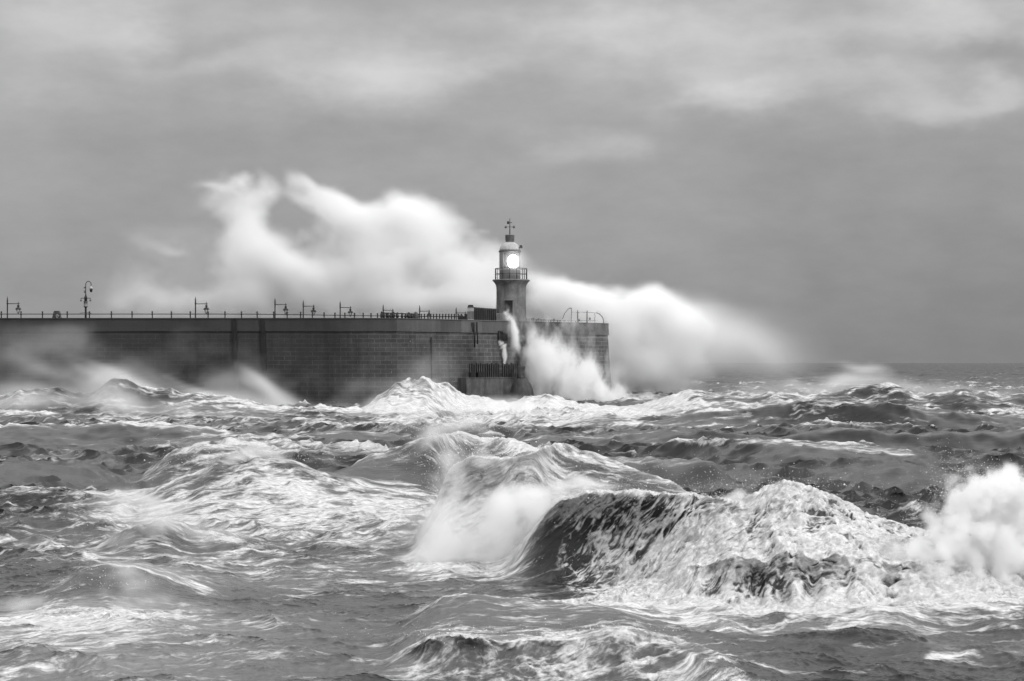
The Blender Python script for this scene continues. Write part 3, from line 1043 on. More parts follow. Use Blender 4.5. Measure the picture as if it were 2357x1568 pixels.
# square stone drain surrounds, a black slab painted as the shade inside
for u, v, hw, hh in ((1152, 773, .38, .62), (1240, 778, .5, .75), (1163, 776, .3, .5)):
    p, t, nr = at_wall(u, v, .32)
    rz = math.atan2(t.y, t.x)
    b = MB()
    for (dx_, dz_, sx_, sz_) in ((-hw, 0, .16, 2 * hh + .16), (hw, 0, .16, 2 * hh + .16), (0, hh, 2 * hw - .16, .16), (0, -hh, 2 * hw - .16, .16)):
        b.box(p + t * dx_ + Vector((0, 0, dz_)), (sx_, .3, sz_), rz)
    fr = b.build('drain_surround', M_STONE, pier)
    MB().box(p - nr * .02, (2 * hw - .16, .1, 2 * hh - .16), rz).build('drain_shade', M_BLACK, fr)

# landing platform with timber fenders against the head
pl0, t, nr = wall_hit(1062, 1.2)
pl1, _, _ = wall_hit(1196, 1.2)
rz = math.atan2(t.y, t.x)
mid = (pl0 + pl1) / 2
Lp = (pl1 - pl0).length
plat = empty('landing_platform', (mid.x, mid.y, 0), 'low stone landing ledge jutting from the pier head beneath the timber fence', 'platform')
b = MB()
b.box((0, 0, .6), (Lp, 1.9, 6.4), rz, bev=.08)
b.build('ledge_block', M_LEDGE, plat)
b = MB()
b.box((0, 0, 3.87), (Lp + .1, 2.0, .14), rz, bev=.03)
b.build('edge_kerb', M_LEDGE, plat)
fen = empty('timber_fence', (mid.x, mid.y, 3.9), 'dark upright timber fence on the landing ledge of the pier head', 'fence')
NB = 23
fp0, _, _ = wall_hit(1082, 1.75)
fp1, _, _ = wall_hit(1192, 1.75)
for k in range(NB):
    f = k / (NB - 1)
    if k in (13, 14) and k == 14:
        continue
    p = fp0.lerp(fp1, f) - mid
    hgt = 1.98 + .1 * math.sin(k * 2.7)
    wgap = .20 if k < 12 else .17
    MB().box((p.x, p.y, hgt / 2), (wgap, .22, hgt), rz + .1 * math.sin(k), bev=.02).build('post', M_WOOD, fen)
for z in (.45, 1.55):
    p0, p1 = fp0 - mid, fp1 - mid
    c = (p0 + p1) / 2 + Vector((-nr.x * .16, -nr.y * .16, 0))
    MB().box((c.x, c.y, z), ((p1 - p0).length, .1, .16), rz).build('rail', M_WOOD, fen)
for u, lab in ((1086, 'black wet chest at the left end of the timber fence'), (1105, 'longer black wet chest in front of the timber fence')):
    p, _, _ = wall_hit(u, 2.02)
    c = empty('storage_chest', (p.x, p.y, 3.95), lab, 'chest')
    w_ = .85 if u < 1100 else 1.15
    MB().box((0, 0, .3), (w_, .36, .6), rz, bev=.03).build('chest_body', M_BLACK, c)
    MB().box((0, 0, .66), (w_ + .08, .42, .1), rz, bev=.03).build('lid', M_BLACK, c)

# bottle-shaped stone pillar in front of the landing
p, t, nr = wall_hit(1199, 3.6)
sc_ = p.y / F
prof = [(30, 930), (29, 912), (27, 900), (25, 893), (21.5, 885), (18, 880), (14, 875), (10, 870.5), (9.3, 868), (8.7, 864), (8.4, 859), (8.9, 854), (9.7, 850), (10.2, 847), (10.4, 844.2), (10.0, 843)]
bt = empty('mooring_pillar', (p.x, p.y, 0), 'dark bottle-shaped stone pillar rising from the surf beside the landing', 'pillar')
lowp = [(r * sc_, H - (v - VH) * sc_) for r, v in prof]
bm_ = MB().lathe([(r * (1 + .02 * math.sin(9 * z)), z) for r, z in lowp[:8]], n=28)
bm_.build('pillar_base', M_WEED, bt, (0.12, 0, 0))
MB().lathe(lowp[7:], n=24).build('pillar_neck', M_WEED, bt)

# ------------------------------------------------------------------ lighthouse
LY = 280.0
ls = LY / F
lc = at(1176.5, 737, LY)
lh = empty('lighthouse', (lc.x, lc.y, ZT), 'stone lighthouse with a lit white lamp standing on the pier head', 'lighthouse')
zv = lambda v: H - (v - VH) * ls - ZT
tw = [(36.5, 760), (35.2, 737), (34.6, 715), (34.0, 690), (33.9, 668), (34.3, 661), (35.6, 656), (38.5, 651.5), (41.5, 648)]
MB().lathe([(r * ls, zv(v)) for r, v in tw], n=48).build('tower', M_TOWER, lh)
MB().lathe([(r * ls, zv(v)) for r, v in [(41.5, 648), (43, 647.3), (43.2, 645.6), (42, 644), (38, 643.6), (2, 643.5)]], n=48).build('gallery', M_TOWER, lh)
door = MB()
door.box((-.35, -2.22, zv(711)), (1.15, .2, 2.3), bev=.03)
door_o = door.build('door', M_BLACK, lh)
MB().box((-.35, -2.26, zv(711) + 1.22), (1.5, .22, .16), bev=.03).build('lintel', M_TOWER, lh)
# gallery railing
GR, zg0, zg1, zgm = 36.7 * ls, zv(643.6), zv(618.7), zv(631)
gal = MB()
angs = [2 * math.pi * k / 14 + .13 for k in range(14)]
for zz, rr in ((zg1, .045), (zgm, .035)):
    gal.tube([(GR * math.cos(a), GR * math.sin(a), zz) for a in np.linspace(0, 2 * math.pi, 57)], rr, 6)
rail_o = gal.build('gallery_rail', M_IRON, lh)
for a in angs:
    MB().tube([(GR * math.cos(a), GR * math.sin(a), zg0 - .05), (GR * math.cos(a), GR * math.sin(a), zg1 + .03)], .05, 6).build('railing_post', M_IRON, rail_o)
# lantern room: painted base wall, glazing, bars
LR = 24.2 * ls
lx = -3.0 * ls
lant_off = Vector((lx, 0, 0))
MB().lathe([(LR, zv(644)), (LR, zv(622)), (LR * 1.03, zv(621.6)), (LR * 1.03, zv(619.6)), (LR * .9, zv(619.3))], (lx, 0, 0), n=40).build('lantern_base', M_WHITE, lh)
m, n, out = new_mat('lantern_glass')
gl = n.N.new('ShaderNodeBsdfGlossy')
gl.inputs['Roughness'].default_value = .05
tr = n.N.new('ShaderNodeBsdfTransparent')
tr.inputs[0].default_value = (.93, .93, .93, 1)
mx = n.N.new('ShaderNodeMixShader')
fr = n.N.new('ShaderNodeFresnel')
fr.inputs[0].default_value = 1.45
n.L.new(fr.outputs[0], mx.inputs[0])
n.L.new(tr.outputs[0], mx.inputs[1])
n.L.new(gl.outputs[0], mx.inputs[2])
n.L.new(mx.outputs[0], out.inputs['Surface'])
M_GLASS = m
gp = MB()
a0_, a1_ = math.radians(-128), math.radians(-30)      # the lit window faces the sea towards the right
NN = 20
vv, ff = [], []
for k in range(NN + 1):
    a = a0_ + (a1_ - a0_) * k / NN
    for zz in (zv(619.4), zv(581)):
        vv.append((lx + LR * math.cos(a), LR * math.sin(a), zz))
for k in range(NN):
    ff.append((2 * k, 2 * k + 2, 2 * k + 3, 2 * k + 1))
gp.add(vv, ff, True).build('window_pane', M_GLASS, lh)
gp = MB()
vv, ff = [], []
for k in range(49):
    a = a1_ + (2 * math.pi - (a1_ - a0_)) * k / 48
    for rr in (LR, LR - .12):
        for zz in (zv(619.4), zv(581)):
            vv.append((lx + rr * math.cos(a), rr * math.sin(a), zz))
for k in range(48):
    i = 4 * k
    ff += [(i, i + 4, i + 5, i + 1), (i + 2, i + 3, i + 7, i + 6)]
ff += [(0, 1, 3, 2), (192, 194, 195, 193)]
lw = gp.add(vv, ff, False).build('lantern_wall', M_LANT, lh)
lw.data.materials.append(M_BLACK)
for p_ in lw.data.polygons:                     # inside faces coloured black as shade, so the lamp does not whiten them
    c_ = p_.center
    if p_.normal.x * (c_.x - lx) + p_.normal.y * c_.y < 0 or math.hypot(c_.x - lx, c_.y) < LR - .08:
        p_.material_index = 1
for k, a in enumerate((a0_, a1_)):
    MB().tube([(lx + LR * math.cos(a), LR * math.sin(a), zv(620)), (lx + LR * math.cos(a), LR * math.sin(a), zv(580.5))], .07, 6).build('glazing_bar', M_LANT, lh)
MB().lathe([(.2, zv(580.8)), (LR * 1.04, zv(580.8)), (25.9 * ls, zv(580)), (25.9 * ls, zv(578)), (24 * ls, zv(577.2)), (2 * ls, zv(577))], (lx, 0, 0), n=40).build('roof_rim', M_IRON, lh)
dome = [(23.9 * math.cos(a) * ls, zv(577) + (577 - 556) * ls * math.sin(a)) for a in np.linspace(0, math.pi / 2 * .93, 12)]
dome_o = MB().lathe(dome, (lx, 0, 0), n=40).build('dome_roof', M_WHITE, lh)
MB().lathe([(9.6 * ls, zv(556.6)), (9.8 * ls, zv(555.4)), (9.8 * ls, zv(554.2)), (10.4 * ls, zv(554)), (10.4 * ls, zv(542)), (11 * ls, zv(541.6)), (10.6 * ls, zv(540.8)), (1.5 * ls, zv(539.6))], (lx, 0, 0), n=28).build('ventilator', M_VENT, dome_o)
mast = MB().tube([(lx, 0, zv(541)), (lx, 0, zv(503))], [.075, .045], 6).build('mast', M_IRON, lh)
vz = zv(512.8)
vb = MB()
vb.box((lx - 4 * ls, 0, vz), (4.8 * ls, .12, 6.4 * ls), bev=.02)
vb.tube([(lx - 4 * ls, 0, vz), (lx + 5.3 * ls, 0, vz)], .05, 6)
vb.build('wind_vane', M_IRON, mast)
az_ = zv(522.5)
ab = MB()
ab.tube([(lx - 9.4 * ls, 0, az_), (lx + 9.4 * ls, 0, az_)], .03, 6)
ab.build('anemometer_arm', M_IRON, mast)
for sgn in (-1, 1):
    MB().lathe([(.08, -.2), (.17, -.16), (.17, .16), (.08, .2)], (lx + sgn * 9.5 * ls, 0, az_), n=12).build('anemometer_cup', M_GREYMETAL, mast)
cb = MB().box((lx + 25.6 * ls, -.4, zv(568.5)), (7.2 * ls, .5, 7 * ls), 0, .85, .06)
cb.tube([(lx + 19 * ls, -.2, zv(570)), (lx + 25 * ls, -.4, zv(570))], .05, 6)
cb.build('lamp_box', M_IRON, lh)
# the light itself
m, n, out = new_mat('lamp_light')
e = n.N.new('ShaderNodeEmission')
e.inputs['Color'].default_value = (1, 1, 1, 1)
e.inputs['Strength'].default_value = 11
n.L.new(e.outputs[0], out.inputs['Surface'])
lp_ = at(1181.2, 602, LY - .45)
lens = MB().lathe([(13.4 * ls * math.sin(a), -15.8 * ls * math.cos(a)) for a in np.linspace(.04, math.pi - .04, 20)], (lp_.x - lc.x, lp_.y - lc.y, lp_.z - ZT), n=28)
lens.build('lens_lamp', m, lh)

# keeper's wall beside the tower
sh = empty('shelter_wall', (lc.x, lc.y, ZT), 'low dark ribbed wall with a square end pier left of the lighthouse', 'wall')
X_ = lambda u, Yd=LY: (u - U0) / F * Yd - lc.x
b = MB()
x0, x1 = X_(1091), X_(1143)
ztop0, ztop1 = zv(707.5), zv(711.5)
b.add([(x0, -1.6, -.2), (x1, -1.6, -.2), (x1, -1.6, ztop1), (x0, -1.6, ztop0), (x0, -1.1, -.2), (x1, -1.1, -.2), (x1, -1.1, ztop1), (x0, -1.1, ztop0)],
      [(0, 1, 2, 3), (1, 5, 6, 2), (5, 4, 7, 6), (4, 0, 3, 7), (3, 2, 6, 7)])
b.build('wall_panel', M_TOWER, sh)
b = MB()
x2 = X_(1164)
b.box(((x1 + x2) / 2, -2.35, .55), (x2 - x1, .5, 1.5), bev=.04)
b.build('low_return', M_TOWER, sh)
for k in range(11):
    f = (k + .5) / 11
    zt_ = ztop0 + (ztop1 - ztop0) * f
    MB().box((x0 + (x1 - x0) * f, -1.68, zt_ / 2 - .05), (.13, .16, zt_), bev=.02).build('rib', M_IRON, sh)
b = MB()
xe0, xe1 = X_(1076.5), X_(1091)
b.box(((xe0 + xe1) / 2, -1.4, zv(711.5)), (xe1 - xe0, .9, (718 - 711) * ls))
b.box(((xe0 + xe1) / 2, -1.4, zv(735) / 2 + zv(718) / 2), (xe1 - xe0 + .1, .95, (735 - 718) * ls))
b.build('end_pier', M_TOWER, sh)
MB().box(((xe0 + xe1) / 2, -1.45, zv(714)), (xe1 - xe0 + .06, .92, 6.6 * ls), bev=.02).build('pale_panel', M_WHITE, sh)
MB().box(((xe0 + xe1) / 2, -1.4, zv(706)), (xe1 - xe0 - .02, .86, 7 * ls), 0, .86, .05).build('cap', M_IRON, sh)
for k, (ua, ub, vt) in enumerate(((1070, 1077, 723), (1063, 1070, 729))):
    MB().box(((X_(ua) + X_(ub)) / 2, -1.4, zv(vt) / 2 - .1), (X_(ub) - X_(ua) + .02, .8, zv(vt) + .2), bev=.03).build('step', M_IRON, sh)
MB().box((X_(1061.5), -1.4, zv(727.5) / 2 - .1), (3.0 * ls + .5, .82, zv(726) + .2), bev=.05).build('footing_block', M_IRON, sh)

# ------------------------------------------------------------------ railing along the pier
US = [-30, 3, 48.4, 97.8, 154.8, 205.9, 256.5, 304, 350.6, 394.6, 438, 479, 518, 556, 592, 630, 661, 692, 719, 746, 771, 794, 816, 836, 854, 869, 877, 889, 903, 913, 925, 941, 963, 970, 977, 985,
      991.5, 998, 1005, 1012, 1019, 1026, 1033, 1039.5, 1046, 1055, 1062]
ry = lambda u: 256.4 + 13.6 * float(sstep(520, 1050, np.array(float(u))))
ZP, ZR = 12.92, 12.56
rl = empty('pier_railing', (0, 0, ZT), 'long iron railing with ball-topped posts along the top of the pier', 'railing')
cum = Vector
pts_ = []
for u in US:
    Yp = ry(u)
    x = (u - U0) / F * Yp
    pts_.append((x, Yp, ZR - ZT))
    lo = -.3
    MB().lathe([(.085, lo), (.07, ZR - ZT - .16), (.11, ZR - ZT - .1), (.11, ZR - ZT + .1), (.06, ZR - ZT + .14), (.055, ZP - ZT - .2), (.11, ZP - ZT - .15), (.125, ZP - ZT - .07), (.10, ZP - ZT - .0), (.03, ZP - ZT + .02)],
               (0, 0, 0), n=8).build('railing_post', M_IRON, rl, (x, Yp, 0))
MB().tube(pts_, .055, 6).build('handrail', M_IRON, rl)
# a second, nearer railing on the stretch before the lighthouse
r2_ = empty('short_railing', (0, 0, ZT), 'short heavy railing with thick capped posts on the pier left of the shelter wall', 'railing')
p2_ = []
for k, u in enumerate((878, 883.5, 893, 899, 906, 914.5, 925.5, 933.5, 940, 943, 948, 951)):
    Yp = 262.0 + .04 * (u - 878)
    zt_ = H + (VH - 717 - (k % 4) * .9 - (u - 878) * .025) / F * Yp - ZT
    x = (u - U0) / F * Yp
    p2_.append((x, Yp, H + (VH - 720.5 - (u - 878) * .035) / F * Yp - ZT))
    MB().lathe([(.12, -.3), (.15, .3), (.18 + .05 * (k % 3), zt_ * .45), (.16, zt_ * .72), (.08, zt_ - .18), (.13, zt_ - .12), (.05, zt_)], n=8).build('thick_post', M_IRON, r2_, (x, Yp, 0))
MB().tube(p2_, .085, 6).build('handrail', M_IRON, r2_)
p = at(957, 731, 263)
mo = empty('beehive_bollard', (p.x, p.y, ZT), 'rounded dark beehive-shaped bollard between the railing posts', 'bollard')
MB().lathe([(.36, -.2), (.38, .3), (.36, .65), (.27, .92), (.12, 1.06), (.03, 1.1)], n=16).build('bollard_body', M_WEED, mo)
MB().lathe([(.40, .12), (.43, .15), (.43, .27), (.40, .3)], n=16).build('band', M_IRON, mo)

# ------------------------------------------------------------------ lamp posts with a bracket arm
def lamp_post(loc, label, Ldrop=0.0):
    lp = empty('lamp_post', loc, label, 'lamp post', 'lamp posts with hanging lanterns along the pier')
    MB().lathe([(.16, -1.6), (.16, -.6), (.10, -.5), (.085, 1.2), (.08, 1.95), (.13, 2.0), (.13, 2.06), (.085, 2.1), (.10, 2.2), (.095, 2.45), (.06, 2.68), (.012, 2.98)], n=12).build('post', M_IRON, lp)
    MB().tube([(.06, 0, 1.96), (1.66, 0, 1.98)], .05, 8).build('arm', M_IRON, lp)
    la = MB()
    la.lathe([(.02, 2.24), (.05, 2.12), (.03, 2.06), (.09, 2.0), (.09, 1.92), (.04, 1.88), (.06, 1.80), (.2, 1.76), (.13, 1.70), (.17, 1.62), (.13, 1.5), (.11, 1.46), (.30, 1.42), (.34, 1.32), (.43, 1.22), (.40, 1.19), (.1, 1.19)][::-1], (1.47, 0, 0), n=14)
    lo_ = la.build('lantern_hood', M_IRON, lp)
    MB().lathe([(.10, .70), (.16, .76), (.28, 1.19)], (1.47, 0, 0), n=12).build('glass_shade', M_GLASS, lo_)
    cage = MB()
    for k in range(4):
        a = k * math.pi / 2 + .5
        cage.tube([(1.47 + .29 * math.cos(a), .29 * math.sin(a), 1.19), (1.47 + .11 * math.cos(a), .11 * math.sin(a), .70)], .014, 5)
    cage.lathe([(.03, .64), (.1, .68), (.11, .72)], (1.47, 0, 0), n=10)
    cage.build('lantern_cage', M_IRON, lo_)
    return lp


LAMPS = [(17, 682, 257), (450, 682.4, 257.4), (633, 684.5, 261), (698, 688.5, 267.5), (783, 691.7, 274), (882, 699, 288), (966, 701.5, 294), (1050, 706, 304)]
LLAB = ['black lamp post with hanging lantern at the far left end of the pier', 'black lamp post standing alone right of the gooseneck camera pole', 'black lamp post at the left of the close group of three lamp posts',
        'black lamp post in the middle of the close group of three lamp posts', 'black lamp post at the right of the close group of three lamp posts', 'small black lamp post rising from the left end of the short heavy railing',
        'small black lamp post just right of the beehive-shaped bollard', 'smallest lamp post whose arm reaches the shelter wall beside the lighthouse']
proto = None
for (u, v, Yd), lab in zip(LAMPS, LLAB):
    top = at(u, v, Yd)
    loc = Vector((top.x, top.y, top.z - 2.98))
    if proto is None:
        proto = lamp_post(loc, lab)
    else:
        c = copy_tree(proto)
        c.location = loc
        c['label'] = lab
        if u == 698 or u > 800:
            c.rotation_euler.z = -.1

# ------------------------------------------------------------------ camera pole with a gooseneck
px_ = .003883
cp = at(197.3, 737, 258)
cp.z = ZT
cctv = empty('camera_pole', cp, 'tall pole with a gooseneck holding a domed camera, among the lamp posts on the pier', 'camera pole')
zz = lambda y: (1490 - y) * px_ + .02
MB().lathe([(.14, -.4), (.14, zz(1290)), (.13, zz(1120)), (.2, zz(1085)), (.28, zz(1062))], n=12).build('pole', M_IRON, cctv)
MB().lathe([(.36, zz(1064)), (.27, zz(1045)), (.26, zz(900)), (.34, zz(888)), (.34, zz(880)), (.2, zz(878))], n=12).build('control_box', M_GREYMETAL, cctv).data.materials[0] = M_LANT
MB().lathe([(.2, zz(878)), (.2, zz(730)), (.13, zz(690)), (.08, zz(640)), (.065, zz(560))], n=12).build('upper_pole', M_IRON, cctv)
arc_ = [(0, 0, zz(570)), (0, 0, zz(300))] + [(.37 - .37 * math.cos(a), 0, zz(300) + .46 * math.sin(a)) for a in np.linspace(.15, math.pi * .93, 12)] + [(.73, 0, zz(345))]
MB().tube(arc_, .05, 8).build('gooseneck', M_IRON, cctv)
dm = MB().lathe([(.20, zz(450)), (.21, zz(420)), (.17, zz(390)), (.06, zz(368)), (.05, zz(345))], (.73, 0, 0), n=16).build('dome_hood', M_WHITE, cctv)
MB().lathe([(.04, zz(565)), (.14, zz(550)), (.19, zz(510)), (.2, zz(450))], (.73, 0, 0), n=16).build('camera_dome', M_BLACK, dm)
for sgn in (-1, 1):
    ar = MB().tube([(.1 * sgn, 0, zz(772)), (.66 * sgn, 0, zz(772)), (.64 * sgn, 0, zz(800))], .045, 6).build('side_arm', M_IRON, cctv)
    MB().lathe([(.05, zz(885)), (.12, zz(865)), (.15, zz(830)), (.06, zz(795))], (.63 * sgn, 0, 0), n=10).build('floodlight', M_LANT, ar)
MB().box((-.15, .0, zz(400)), (.18, .18, .24), bev=.04).build('junction_box', M_GREYMETAL, cctv)
MB().box((-.16, .0, zz(540)), (.16, .16, .38), bev=.04).build('cable_box', M_GREYMETAL, cctv)
tb = MB()
tb.tube([(-.8, 0, zz(1295)), (-.14, 0, zz(1280))], .03, 6)
tb.tube([(.14, 0, zz(1280)), (.78, 0, zz(1300))], .035, 6)
tb.build('stay_bar', M_IRON, cctv)

# small kiosk on the pier
kp = at(131, 733, 257.2)
kp.z = ZT
ki = empty('stone_kiosk', kp, 'small dark tapered box with a pale arched mark, left of the camera pole', 'kiosk')
MB().box((0, 0, .45), (1.16, .9, 1.1), 0, .66, .05).build('kiosk_body', M_WEED, ki)
em = MB()
em.tube([(.0, -.5, .22), (.0, -.47, .42), (.08, -.45, .5), (.18, -.45, .52), (.28, -.47, .45), (.3, -.5, .25)], .05, 6)
em.box((.15, -.5, .2), (.24, .08, .16), bev=.02)
em.build('arched_mark', M_WHITE, ki)
MB().box((0, 0, 1.02), (.62, .55, .08), bev=.02).build('kiosk_cap', M_IRON, ki)

# ------------------------------------------------------------------ low chain fence and spiked gate at the pier head
hf = empty('head_fence', (0, 0, ZT), 'low fence of small crossed posts running right from the lighthouse along the pier head', 'fence')
def head_pt(u, off=1.4):
    p, t, nr = wall_hit(u, -off)
    p.z = 0
    return p
hu = [1212.8, 1218.5, 1225, 1229, 1235, 1240.5, 1245.8, 1252, 1256.8, 1262.5, 1267.5, 1275, 1283.5, 1289, 1298.5, 1315, 1325]
hp = []
for k, u in enumerate(hu):
    p = head_pt(u)
    ztop = H + (VH - (733.0 + .045 * (u - 1212))) / F * p.y - ZT
    hp.append(Vector((p.x, p.y, H + (VH - (736.6 + .02 * (u - 1212))) / F * p.y - ZT)))
    b = MB()
    b.tube([(0, 0, -.1), (0, 0, ztop)], .06, 6)
    b.tube([(-.16, 0, ztop - .12), (.16, 0, ztop - .04)], .045, 6)
    if k in (2, 3, 5, 11):
        b.tube([(-.2, 0, ztop - .05), (.14, 0, ztop + .14)], .05, 6)
    b.build('crossed_post', M_GREYMETAL, hf, (p.x, p.y, 0))
MB().tube(hp, .04, 6).build('rail', M_GREYMETAL, hf)
MB().tube([Vector((q.x, q.y, q.z - .28)) for q in hp[12:]] + [Vector((head_pt(1332).x, head_pt(1332).y, .2))], .05, 6).build('lower_rail', M_GREYMETAL, hf)
p = head_pt(1332)
MB().lathe([(.14, -.14), (.2, -.06), (.2, .06), (.14, .14)], n=14).build('end_drum', M_IRON, hf, (p.x, p.y, .42))

sg = empty('spiked_gate', (0, 0, ZT), 'tall wire gate with curved spiked guards at both ends on the rounded pier head', 'gate')
vz_ = lambda u, v, off=.8: (lambda p: Vector((p.x, p.y, H + (VH - v) / F * p.y - ZT)))(head_pt(u, off))
for u, v0, v1, r in ((1315.2, 708.5, 741, .05), (1329.8, 713, 741, .08), (1351.2, 713.5, 744, .085), (1369.3, 719.5, 744, .045)):
    q = vz_(u, v0)
    b = MB()
    b.tube([(0, 0, -.1), (0, 0, q.z - .25), (0, 0, q.z)], [r, r, r * .3], 6)
    b.build('gate_post', M_GREYMETAL, sg, (q.x, q.y, 0))
MB().tube([vz_(1315.2, 718.6), vz_(1330, 719), vz_(1351, 719.3), vz_(1374, 720.5)], .035, 5).build('top_wire', M_GREYMETAL, sg)
MB().tube([vz_(1331, 738), vz_(1351, 738), vz_(1370, 738.5)], .03, 5).build('lower_wire', M_GREYMETAL, sg)
for cu, pts2 in (('left', [(1294.5, 735), (1297, 727.5), (1301, 720), (1306, 713.5), (1311, 709.5), (1313.5, 709), (1315.2, 712)]), ('right', [(1373, 720.5), (1378, 722), (1383, 726), (1387, 731), (1389, 738), (1389.3, 744)])):
    P = [vz_(u, v) for u, v in pts2]
    b = MB()
    b.tube(P, .05, 6)
    for i in range(len(P) - 1):
        for f in (.2, .6):
            q = P[i].lerp(P[i + 1], f)
            tn = (P[i + 1] - P[i]).normalized()
            nrm = Vector((-tn.z, 0, tn.x)) * (1 if cu == 'left' else 1)
            b.tube([q - nrm * .1, q + nrm * (.2 if cu == 'left' else .75)], [.025, .008], 4)
    b.build('spiked_guard', M_GREYMETAL, sg)
MB().box(vz_(1357.5, 734), (.42, .06, .36), math.atan2(34, 30.2)).build('notice_plate', M_GREYMETAL, sg)
# ------------------------------------------------------------------ blown spray: real clouds of droplets with a density of their own
m, n, out = new_mat('spray')
pv = n.N.new('ShaderNodeVolumePrincipled')
pv.inputs['Color'].default_value = (.998, .998, .998, 1)
pv.inputs['Density'].default_value = 1.0
pv.inputs['Anisotropy'].default_value = .0
n.L.new(pv.outputs[0], out.inputs['Volume'])
M_SPRAY = m


def volume(name, lo, hi, D, label):
    nz, ny, nx = D.shape
    me = bpy.data.meshes.new(name)
    me.vertices.add(D.size)
    me.attributes.new('dens', 'FLOAT', 'POINT').data.foreach_set('value', D.ravel().astype(np.float32))
    me.materials.append(M_SPRAY)
    o = bpy.data.objects.new(name, me)
    COL.objects.link(o)
    g = bpy.data.node_groups.new(name, 'GeometryNodeTree')
    g.interface.new_socket('Geometry', in_out='INPUT', socket_type='NodeSocketGeometry')
    g.interface.new_socket('Geometry', in_out='OUTPUT', socket_type='NodeSocketGeometry')
    k = NT(g)
    gi, go = k.N.new('NodeGroupInput'), k.N.new('NodeGroupOutput')
    vc = k.N.new('GeometryNodeVolumeCube')
    vc.inputs['Min'].default_value, vc.inputs['Max'].default_value = lo, hi
    for ax, q_ in zip('XYZ', (nx, ny, nz)):
        vc.inputs['Resolution ' + ax].default_value = q_
    sp_ = k.N.new('ShaderNodeSeparateXYZ')
    k.L.new(k.N.new('GeometryNodeInputPosition').outputs[0], sp_.inputs[0])
    ii = []
    for a in range(3):
        q_ = (nx, ny, nz)[a]
        ii.append(k.math('ROUND', k.math('MULTIPLY', k.math('SUBTRACT', sp_.outputs[a], lo[a]), (q_ - 1) / (hi[a] - lo[a]))))
    ix = k.math('MULTIPLY_ADD', k.math('MULTIPLY_ADD', ii[2], ny, ii[1]), nx, ii[0])
    na = k.N.new('GeometryNodeInputNamedAttribute')
    na.data_type = 'FLOAT'
    na.inputs[0].default_value = 'dens'
    si = k.N.new('GeometryNodeSampleIndex')
    si.data_type, si.domain = 'FLOAT', 'POINT'
    k.L.new(gi.outputs[0], si.inputs['Geometry'])
    k.L.new(na.outputs[0], si.inputs['Value'])
    k.L.new(ix, si.inputs['Index'])
    k.L.new(si.outputs[0], vc.inputs['Density'])
    sm = k.N.new('GeometryNodeSetMaterial')
    sm.inputs['Material'].default_value = M_SPRAY
    k.L.new(vc.outputs[0], sm.inputs[0])
    k.L.new(sm.outputs[0], go.inputs[0])
    md = o.modifiers.new('density', 'NODES')
    md.node_group = g
    return tag(o, label, 'spray', None, 'stuff')


def spray(name, label, Yc, sy, ulim, vlim, blobs, vox, nscale, amp, erode, seed, stretch=(1, 1, 1), warp=1.0, depth=2.2, vy=None, cut=.012, gain=1.0):
    """blobs: (u, v, su, sv, optical depth[, tilt in degrees[, metres nearer]]); sizes on the photo sheet at Yc."""
    s = Yc / F
    lo = [(ulim[0] - U0) * s, Yc - depth * sy, H - (vlim[1] - VH) * s]
    hi = [(ulim[1] - U0) * s, Yc + depth * sy, H - (vlim[0] - VH) * s]
    vox3 = (vox, vy or vox * 1.6, vox)
    nx, ny, nz = [max(8, int((hi[i] - lo[i]) / vox3[i])) for i in range(3)]
    z, y, x = np.meshgrid(np.linspace(lo[2], hi[2], nz, dtype=np.float32), np.linspace(lo[1], hi[1], ny, dtype=np.float32), np.linspace(lo[0], hi[0], nx, dtype=np.float32), indexing='ij')
    size = (hi[2] - lo[2], hi[1] - lo[1], hi[0] - lo[0])
    n1 = grid_fbm(D_ := (nz, ny, nx), size, nscale, seed, 5, .55, stretch[::-1])
    n2 = grid_fbm(D_, size, nscale * 1.6, seed + 500, 3, .5)
    n3 = grid_fbm(D_, size, nscale * 1.6, seed + 900, 3, .5)
    xw, zw = x + n2 * nscale * .42 * warp, z + n3 * nscale * .36 * warp
    D = np.zeros_like(x)
    for b in blobs:
        u, v, su, sv, tau = b[:5]
        ang = math.radians(b[5]) if len(b) > 5 else 0
        yb = Yc - (b[6] if len(b) > 6 else 0)
        tau *= gain
        dx, dz = xw - (u - U0) * s, zw - (H - (v - VH) * s)
        p, q_ = dx * math.cos(ang) + dz * math.sin(ang), -dx * math.sin(ang) + dz * math.cos(ang)
        D += tau / (sy * 1.77) * np.exp(-(p / (su * s)) ** 2 - (q_ / (sv * s)) ** 2 - ((y - yb) / sy) ** 2)
    ref = D.max() * .35
    D = D * np.clip(1 + amp * n1, 0, 3) - erode * ref * np.clip(.5 - n1 * .9, 0, 2)
    # nothing may touch the box
    for ax, arr_ in enumerate((z, y, x)):
        k = 2 - ax
        e = np.minimum(arr_ - lo[k], hi[k] - arr_) / (.08 * (hi[k] - lo[k]))
        D *= np.clip(e, 0, 1)
    D[D < cut / sy] = 0
    return volume(name, lo, hi, np.clip(D, 0, None), label)


